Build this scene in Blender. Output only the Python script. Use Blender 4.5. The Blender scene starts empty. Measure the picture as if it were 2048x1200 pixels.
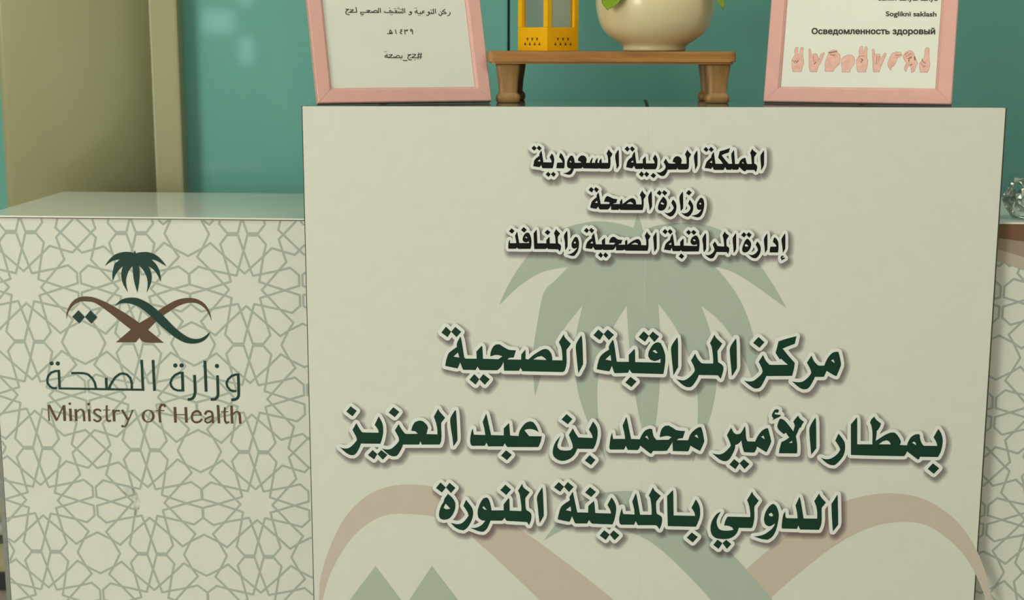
import bpy, bmesh, math, random
from mathutils import Vector, Matrix
from mathutils.geometry import delaunay_2d_cdt
random.seed(7)
SC = bpy.context.scene
COL = SC.collection

# ------------------------------------------------------------------ camera, world, light, exposure
ZC = 1.205                                   # lens height above the floor (m)
CAM_Y = -2.4083
PITCH, ROLL = math.atan(.1823), math.atan2(37, 15400)
fwd = Vector((0, math.cos(PITCH), -math.sin(PITCH)))
up0 = Vector((0, math.sin(PITCH), math.cos(PITCH)))
rt0 = Vector((1, 0, 0))
cam_r = rt0 * math.cos(ROLL) + up0 * math.sin(ROLL)
cam_u = up0 * math.cos(ROLL) - rt0 * math.sin(ROLL)
cd = bpy.data.cameras.new('camera')
cam = bpy.data.objects.new('camera', cd)
COL.objects.link(cam)
cd.sensor_fit = 'HORIZONTAL'
cd.sensor_width = 36.0
cd.lens = 36.0 * 2808 / 2048
cam.matrix_world = Matrix(((cam_r.x, cam_u.x, -fwd.x, 0), (cam_r.y, cam_u.y, -fwd.y, CAM_Y), (cam_r.z, cam_u.z, -fwd.z, ZC), (0, 0, 0, 1)))
cd.dof.use_dof = True
cd.dof.focus_distance = 2.43
cd.dof.aperture_fstop = 3.2
cd.clip_start = .05
SC.camera = cam

w = bpy.data.worlds.new('world')
SC.world = w
w.use_nodes = True
w.node_tree.nodes['Background'].inputs[0].default_value = (1, 1, .85, 1)
w.node_tree.nodes['Background'].inputs[1].default_value = .15

SC.view_settings.view_transform = 'Standard'
SC.view_settings.look = 'None'
SC.view_settings.gamma = 1
SC.view_settings.use_curve_mapping = False
SC.view_settings.exposure = 0.07
SC.cycles.transparent_max_bounces = 24
TINT = (1.0, .985, .80)                      # warm green-white tubes
LAMP = 7.5

def area_lamp(name, loc, aim, sx, sy, power, tint=TINT):
    l = bpy.data.lights.new(name, 'AREA')
    l.shape = 'RECTANGLE'; l.size = sx; l.size_y = sy; l.energy = power; l.color = tint
    o = bpy.data.objects.new(name, l); COL.objects.link(o)
    o.location = loc
    o.rotation_euler = (Vector(aim) - Vector(loc)).to_track_quat('-Z', 'Y').to_euler()
    return o
# daylight of the tall glazing on the left of the concourse
area_lamp('window_daylight', (-4.9, -5.2, 1.6), (0, 0, .6), 2.8, 2.9, 270, (1, .99, .84))

# ------------------------------------------------------------------ colours and materials
E = .80
def lin(c):
    c = c / 255
    return c / 12.92 if c <= .04045 else ((c + .055) / 1.055) ** 2.4
def alb(rgb, k=1.0):
    return tuple(min(.92, lin(c) / (E * t) * k) for c, t in zip(rgb, TINT)) + (1,)
def mat(name, rgb, rough=.6, k=1.0, noise=0, nscale=60, metallic=0, spec=.5, coat=0, bump=0, stretch=None, c2=None):
    m = bpy.data.materials.new(name); m.use_nodes = True
    nt = m.node_tree; b = nt.nodes['Principled BSDF']
    col = alb(rgb, k)
    b.inputs['Base Color'].default_value = col
    b.inputs['Roughness'].default_value = rough
    b.inputs['Metallic'].default_value = metallic
    b.inputs['Specular IOR Level'].default_value = spec
    b.inputs['Coat Weight'].default_value = coat
    b.inputs['Coat Roughness'].default_value = .08
    if noise or c2 or bump:
        tc = nt.nodes.new('ShaderNodeTexCoord')
        src = tc.outputs['Object']
        if stretch:
            mp = nt.nodes.new('ShaderNodeMapping'); mp.inputs['Scale'].default_value = stretch
            nt.links.new(src, mp.inputs['Vector']); src = mp.outputs['Vector']
        nz = nt.nodes.new('ShaderNodeTexNoise'); nz.inputs['Scale'].default_value = nscale
        nz.inputs['Detail'].default_value = 5
        nt.links.new(src, nz.inputs['Vector'])
        if noise or c2:
            rp = nt.nodes.new('ShaderNodeValToRGB')
            rp.color_ramp.elements[0].position = .3; rp.color_ramp.elements[1].position = .7
            d = alb(c2, k) if c2 else tuple(x * (1 - noise) for x in col[:3]) + (1,)
            e = col if c2 else tuple(min(.95, x * (1 + noise)) for x in col[:3]) + (1,)
            rp.color_ramp.elements[0].color = d; rp.color_ramp.elements[1].color = e
            nt.links.new(nz.outputs['Fac'], rp.inputs['Fac'])
            nt.links.new(rp.outputs['Color'], b.inputs['Base Color'])
        if bump:
            bp = nt.nodes.new('ShaderNodeBump'); bp.inputs['Strength'].default_value = bump; bp.inputs['Distance'].default_value = .002
            nt.links.new(nz.outputs['Fac'], bp.inputs['Height']); nt.links.new(bp.outputs['Normal'], b.inputs['Normal'])
    return m
def ink(name, rgb, alpha=1.0, rough=.6, noise=False):
    """print ink; alpha < 1 is a halftone tint that lets the board show through"""
    m = mat(name, rgb, rough, spec=.3)
    if alpha < 1:
        nt = m.node_tree; b = nt.nodes['Principled BSDF']; out = nt.nodes['Material Output']
        t = nt.nodes.new('ShaderNodeBsdfTransparent'); x = nt.nodes.new('ShaderNodeMixShader')
        x.inputs[0].default_value = alpha
        nt.links.new(t.outputs[0], x.inputs[1]); nt.links.new(b.outputs[0], x.inputs[2]); nt.links.new(x.outputs[0], out.inputs[0])
        if noise:
            tc = nt.nodes.new('ShaderNodeTexCoord'); nz = nt.nodes.new('ShaderNodeTexNoise'); nz.inputs['Scale'].default_value = 130; nz.inputs['Detail'].default_value = 8
            mr = nt.nodes.new('ShaderNodeMapRange'); mr.inputs[1].default_value = .42; mr.inputs[2].default_value = .85; mr.inputs[3].default_value = 0; mr.inputs[4].default_value = alpha
            nt.links.new(tc.outputs['Object'], nz.inputs['Vector']); nt.links.new(nz.outputs['Fac'], mr.inputs[0]); nt.links.new(mr.outputs[0], x.inputs[0])
    return m
def glass_sheet(name, tint=(1, 1, 1), refl=.5, base=.04, rough=.02):
    m = bpy.data.materials.new(name); m.use_nodes = True
    nt = m.node_tree; nt.nodes.remove(nt.nodes['Principled BSDF']); out = nt.nodes['Material Output']
    t = nt.nodes.new('ShaderNodeBsdfTransparent'); t.inputs[0].default_value = tint + (1,)
    g = nt.nodes.new('ShaderNodeBsdfGlossy'); g.inputs['Roughness'].default_value = rough
    f = nt.nodes.new('ShaderNodeLayerWeight'); f.inputs[0].default_value = refl
    mm = nt.nodes.new('ShaderNodeMath'); mm.operation = 'MULTIPLY_ADD'; mm.inputs[1].default_value = .8; mm.inputs[2].default_value = base
    x = nt.nodes.new('ShaderNodeMixShader')
    nt.links.new(f.outputs['Fresnel'], mm.inputs[0]); nt.links.new(mm.outputs[0], x.inputs[0])
    nt.links.new(t.outputs[0], x.inputs[1]); nt.links.new(g.outputs[0], x.inputs[2]); nt.links.new(x.outputs[0], out.inputs[0])
    return m
def emit(name, rgb, s):
    m = bpy.data.materials.new(name); m.use_nodes = True
    nt = m.node_tree; nt.nodes.remove(nt.nodes['Principled BSDF'])
    e = nt.nodes.new('ShaderNodeEmission'); e.inputs[0].default_value = rgb + (1,); e.inputs[1].default_value = s
    nt.links.new(e.outputs[0], nt.nodes['Material Output'].inputs[0])
    return m

M = {}
M['board'] = mat('printed_board', (202, 203, 179), .55, noise=.015, nscale=35, spec=.35)
M['edge_dark'] = mat('dark_edge_band', (62, 60, 44), .5)
M['edge_grey'] = mat('grey_edge_profile', (120, 122, 108), .4, noise=.12, nscale=90)
M['carcass'] = mat('counter_laminate', (170, 170, 150), .5)
M['top'] = mat('glossy_counter_top', (214, 216, 190), .16, spec=.35, coat=.15)
M['dark_top'] = mat('dark_glossy_top', (84, 100, 90), .05, spec=.6, coat=.3)
M['black'] = mat('text_black', (8, 6, 7), .5, spec=.3)
M['green'] = mat('text_green', (13, 51, 34), .5, spec=.3)
M['halo'] = mat('text_outline_white', (212, 214, 194), .55, spec=.3)
M['logo_green'] = mat('logo_green', (10, 51, 38), .5, spec=.3)
M['logo_brown'] = mat('logo_brown', (84, 62, 41), .5, spec=.3)
M['wm_green'] = mat('faded_green_print', (161, 173, 149), .55, spec=.35, noise=.015, nscale=35)
M['wm_brown'] = mat('faded_brown_print', (187, 175, 151), .55, spec=.35, noise=.015, nscale=35)
M['line'] = mat('pattern_grey', (157, 164, 144), .55, spec=.35)
M['soft'] = ink('soft_outline_tint', (84, 44, 62), .115)
M['paper'] = mat('white_paper', (206, 206, 182), .7, noise=.012, nscale=25)
M['paper_ink'] = mat('paper_ink', (48, 44, 30), .7)
M['hand'] = mat('hand_print', (214, 174, 148), .7, c2=(200, 154, 132), nscale=120)
M['crease'] = mat('hand_print_crease', (122, 88, 62), .7)
M['pink'] = mat('pink_frame', (202, 153, 134), .42, noise=.03, nscale=40)
M['backing'] = mat('frame_backing', (110, 88, 60), .8)
M['glass'] = glass_sheet('picture_glass', refl=.08, base=.004, rough=.15)
M['wood'] = mat('beech_wood', (166, 119, 62), .42, c2=(136, 90, 42), nscale=9, stretch=(1.2, 14, 14), bump=.05)
M['wood_leg'] = mat('beech_wood_leg', (150, 115, 64), .45, c2=(130, 95, 48), nscale=9, stretch=(14, 14, 1.5))
M['yellow'] = mat('yellow_enamel', (230, 166, 2), .42, spec=.3, noise=.03, nscale=70)
M['hole'] = mat('lantern_perforation', (92, 46, 4), .8)
M['lglass'] = glass_sheet('lantern_glass', tint=(.97, 1, 1), refl=.2, base=.34, rough=.35)
M['wax'] = mat('candle_wax', (215, 210, 180), .5)
M['ceramic'] = mat('cream_ceramic', (206, 191, 140), .3, coat=.3, noise=.03, nscale=14)
M['soil'] = mat('potting_soil', (52, 40, 28), .9, noise=.4, nscale=200)
M['leaf'] = mat('green_leaf', (120, 150, 22), .45, c2=(96, 128, 14), nscale=30)
M['stem'] = mat('leaf_stem', (110, 132, 40), .5)
M['teal'] = mat('teal_back_painted_glass', (90, 139, 121), .045, k=1.34, spec=.5)
M['joint'] = mat('dark_joint', (22, 34, 30), .6)
M['beige'] = mat('beige_cladding', (152, 148, 104), .24, spec=.6, coat=.7)
M['beige_trim'] = mat('beige_trim_cladding', (146, 142, 98), .35)
M['chrome'] = mat('polished_rail', (222, 216, 186), .22, metallic=.5, k=1.2)
M['skirt'] = mat('black_skirting', (24, 22, 18), .5)
M['floor'] = mat('floor_tile', (186, 178, 154), .35, c2=(168, 158, 134), nscale=60)
M['wallpaint'] = mat('grey_wall_paint', (135, 140, 122), .8)
M['ceil'] = mat('ceiling_paint', (185, 185, 165), .9)
M['brown_band'] = mat('brown_print', (112, 80, 56), .5)
M['tan_band'] = mat('tan_print', (146, 130, 104), .5)
M['light_band'] = mat('light_tan_print', (172, 162, 136), .5)
M['plastic'] = glass_sheet('clear_wrap', tint=(.985, 1, .99), refl=.35, base=.05, rough=.06)
M['seam'] = ink('seam_scuff', (222, 222, 204), .35)
M['scuff'] = ink('grey_scuff', (100, 102, 84), .6, noise=True)
M['white_cloth'] = mat('pale_banner', (205, 215, 205), .7)
M['tube'] = emit('lamp_diffuser', (1, .985, .80), LAMP)
M['sky_pane'] = emit('daylight_pane', (.75, .95, 1.0), 3.2)
M['metal'] = mat('painted_metal', (150, 150, 135), .4)

# ------------------------------------------------------------------ builders
def link(name, me, parent=None, m=None, smooth=False):
    o = bpy.data.objects.new(name, me); COL.objects.link(o)
    if parent: o.parent = parent
    for x in (m if isinstance(m, (list, tuple)) else [m] if m else []): me.materials.append(x)
    if smooth:
        for p in me.polygons: p.use_smooth = True
    return o
def mesh(name, verts, faces, parent=None, m=None, smooth=False, mi=None):
    me = bpy.data.meshes.new(name); me.from_pydata([tuple(v) for v in verts], [], faces); me.update()
    o = link(name, me, parent, m, smooth)
    if mi:
        for p, i in zip(me.polygons, mi): p.material_index = i
    return o
def from_bm(name, bm, parent=None, m=None, smooth=False):
    bmesh.ops.recalc_face_normals(bm, faces=bm.faces)
    me = bpy.data.meshes.new(name); bm.to_mesh(me); bm.free()
    return link(name, me, parent, m, smooth)
def bm_box(bm, a, b, bevel=0, seg=2, mtx=None):
    r = bmesh.ops.create_cube(bm, size=1)
    vs = r['verts']
    for v in vs:
        v.co = Vector([a[i] + (v.co[i] + .5) * (b[i] - a[i]) for i in range(3)])
    if bevel:
        es = list({e for v in vs for e in v.link_edges})
        rb = bmesh.ops.bevel(bm, geom=es, offset=bevel, segments=seg, profile=.7, affect='EDGES')
        vs = list({v for f in rb['faces'] for v in f.verts} | {v for v in vs if v.is_valid})
    if mtx:
        bmesh.ops.transform(bm, matrix=mtx, verts=[v for v in vs if v.is_valid])
def box(name, a, b, parent=None, m=None, bevel=0, mtx=None):
    bm = bmesh.new(); bm_box(bm, a, b, bevel); 
    if mtx: bm.transform(mtx)
    return from_bm(name, bm, parent, m)
def prism(name, foot, z0, z1, parent=None, m=None, bevel=0):
    bm = bmesh.new()
    lo = [bm.verts.new((x, y, z0)) for x, y in foot]; hi = [bm.verts.new((x, y, z1)) for x, y in foot]
    n = len(foot)
    bm.faces.new(lo[::-1]); bm.faces.new(hi)
    for i in range(n): bm.faces.new((lo[i - 1], lo[i], hi[i], hi[i - 1]))
    if bevel: bmesh.ops.bevel(bm, geom=list(bm.edges), offset=bevel, segments=2, affect='EDGES')
    return from_bm(name, bm, parent, m)
def lathe(name, prof, parent=None, m=None, n=96, loc=(0, 0, 0)):
    V = []; Fc = []
    for r, z in prof:
        for k in range(n):
            t = 2 * math.pi * k / n
            V.append((loc[0] + r * math.cos(t), loc[1] + r * math.sin(t), loc[2] + z))
    for i in range(len(prof) - 1):
        for k in range(n):
            Fc.append((i * n + k, i * n + (k + 1) % n, (i + 1) * n + (k + 1) % n, (i + 1) * n + k))
    return mesh(name, V, Fc, parent, m, True)
def tube(name, pts, rad, parent=None, m=None, n=12):
    pts = [Vector(p) for p in pts]; V = []; Fc = []
    for i, p in enumerate(pts):
        t = (pts[min(i + 1, len(pts) - 1)] - pts[max(i - 1, 0)]).normalized()
        a = t.orthogonal().normalized(); b = t.cross(a)
        r = rad[i] if isinstance(rad, (list, tuple)) else rad
        for k in range(n):
            q = 2 * math.pi * k / n; V.append(p + a * r * math.cos(q) + b * r * math.sin(q))
    for i in range(len(pts) - 1):
        for k in range(n): Fc.append((i * n + k, i * n + (k + 1) % n, (i + 1) * n + (k + 1) % n, (i + 1) * n + k))
    Fc.append(tuple(range(n))[::-1]); Fc.append(tuple(range((len(pts) - 1) * n, len(pts) * n)))
    return mesh(name, V, Fc, parent, m, True)
def thing(name, label, cat, loc=(0, 0, 0), group=None):
    o = bpy.data.objects.new(name, None); COL.objects.link(o); o.location = loc; o.empty_display_size = .1
    o['label'] = label; o['category'] = cat
    if group: o['group'] = group
    return o
def struct(o): o['kind'] = 'structure'; return o
def rebase(root):
    """children are built in world space; keep them there while the Empty sits at the thing's base"""
    for ch in root.children: ch.matrix_parent_inverse = Matrix.Translation(-Vector(root.location))
    return root

# flat print: shapes in a board's own plane, 0.1 mm units
def dec(s): return [(float(a), float(b)) for a, b in (p.split(',') for p in s.split())]
def decP(s): return [dec(p) for p in s.split('|')] if s else []
def capsule(a, b, r, n=4, cap=(1, 1)):
    t = math.atan2(b[1] - a[1], b[0] - a[0]); o = []
    for end, c, s in ((b, cap[1], -math.pi / 2), (a, cap[0], math.pi / 2)):
        for k in (range(n + 1) if c else (0, n)):
            q = t + s + math.pi * k / n; o.append((end[0] + r * math.cos(q), end[1] + r * math.sin(q)))
    return o
def strokes(s):
    out = []
    for item in s.split('|'):
        wd, p = item.split(':'); p = dec(p); r = float(wd) / 2
        for i in range(len(p) - 1):
            out.append(capsule(p[i], p[i + 1], r, 6, (i > 0, i < len(p) - 2)))
    return out
def grow(polys, r):
    return polys + [capsule(P[i - 1], P[i], r, 6) for P in polys for i in range(len(P))]
def shift(polys, dx, dy): return [[(x + dx, y + dy) for x, y in P] for P in polys]
def fill(pos, neg=()):
    V = []; Fs = []
    for P in list(pos) + list(neg):
        if sum(P[i - 1][0] * P[i][1] - P[i][0] * P[i - 1][1] for i in range(len(P))) < 0: P = P[::-1]
        Fs.append(list(range(len(V), len(V) + len(P)))); V += [Vector(p) for p in P]
    r = delaunay_2d_cdt(V, [], Fs, 1, .01, True); n = len(pos)
    return r[0], [f for f, o in zip(r[2], r[5]) if any(i < n for i in o) and not any(i >= n for i in o)]
def smooth(polys, ang=48):
    out = []
    for P in polys:
        n = len(P)
        sharp = []
        for i in range(n):
            a, b, c = P[i - 1], P[i], P[(i + 1) % n]
            t = math.atan2(c[1] - b[1], c[0] - b[0]) - math.atan2(b[1] - a[1], b[0] - a[0])
            sharp.append(abs((t + math.pi) % (2 * math.pi) - math.pi) > math.radians(ang))
        Q = []
        for i in range(n):                       # Catmull-Rom between the traced points, corners kept
            p1, p2 = P[i], P[(i + 1) % n]
            p0 = P[i - 1] if not sharp[i] else p1
            p3 = P[(i + 2) % n] if not sharp[(i + 1) % n] else p2
            for k in range(4):
                t = k / 4
                Q.append(tuple(.5 * (2 * p1[j] + (p2[j] - p0[j]) * t + (2 * p0[j] - 5 * p1[j] + 4 * p2[j] - p3[j]) * t * t + (3 * p1[j] - p0[j] - 3 * p2[j] + p3[j]) * t ** 3) for j in (0, 1)))
        out.append(Q)
    return out
class Plane:
    def __init__(s, o, a, u): s.o, s.a, s.u = Vector(o), Vector(a), Vector(u); s.n = s.a.cross(s.u).normalized()
    def at(s, x, y, h=0): return s.o + s.a * x + s.u * y + s.n * h
def prints(name, plane, layers, parent):
    """layers: (positive shapes, holes, height, material); one mesh with a material per layer"""
    V = []; Fc = []; mi = []; ms = []
    for pos, neg, h, m in layers:
        v, f = fill(pos, neg); b = len(V)
        V += [plane.at(p.x * 1e-4, p.y * 1e-4, h) for p in v]
        if m not in ms: ms.append(m)
        for q in f:
            q = [b + i for i in q]
            nn = (V[q[1]] - V[q[0]]).cross(V[q[2]] - V[q[0]])
            Fc.append(q if nn.dot(plane.n) > 0 else q[::-1]); mi.append(ms.index(m))
    return mesh(name, V, Fc, parent, ms, False, mi)

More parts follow.
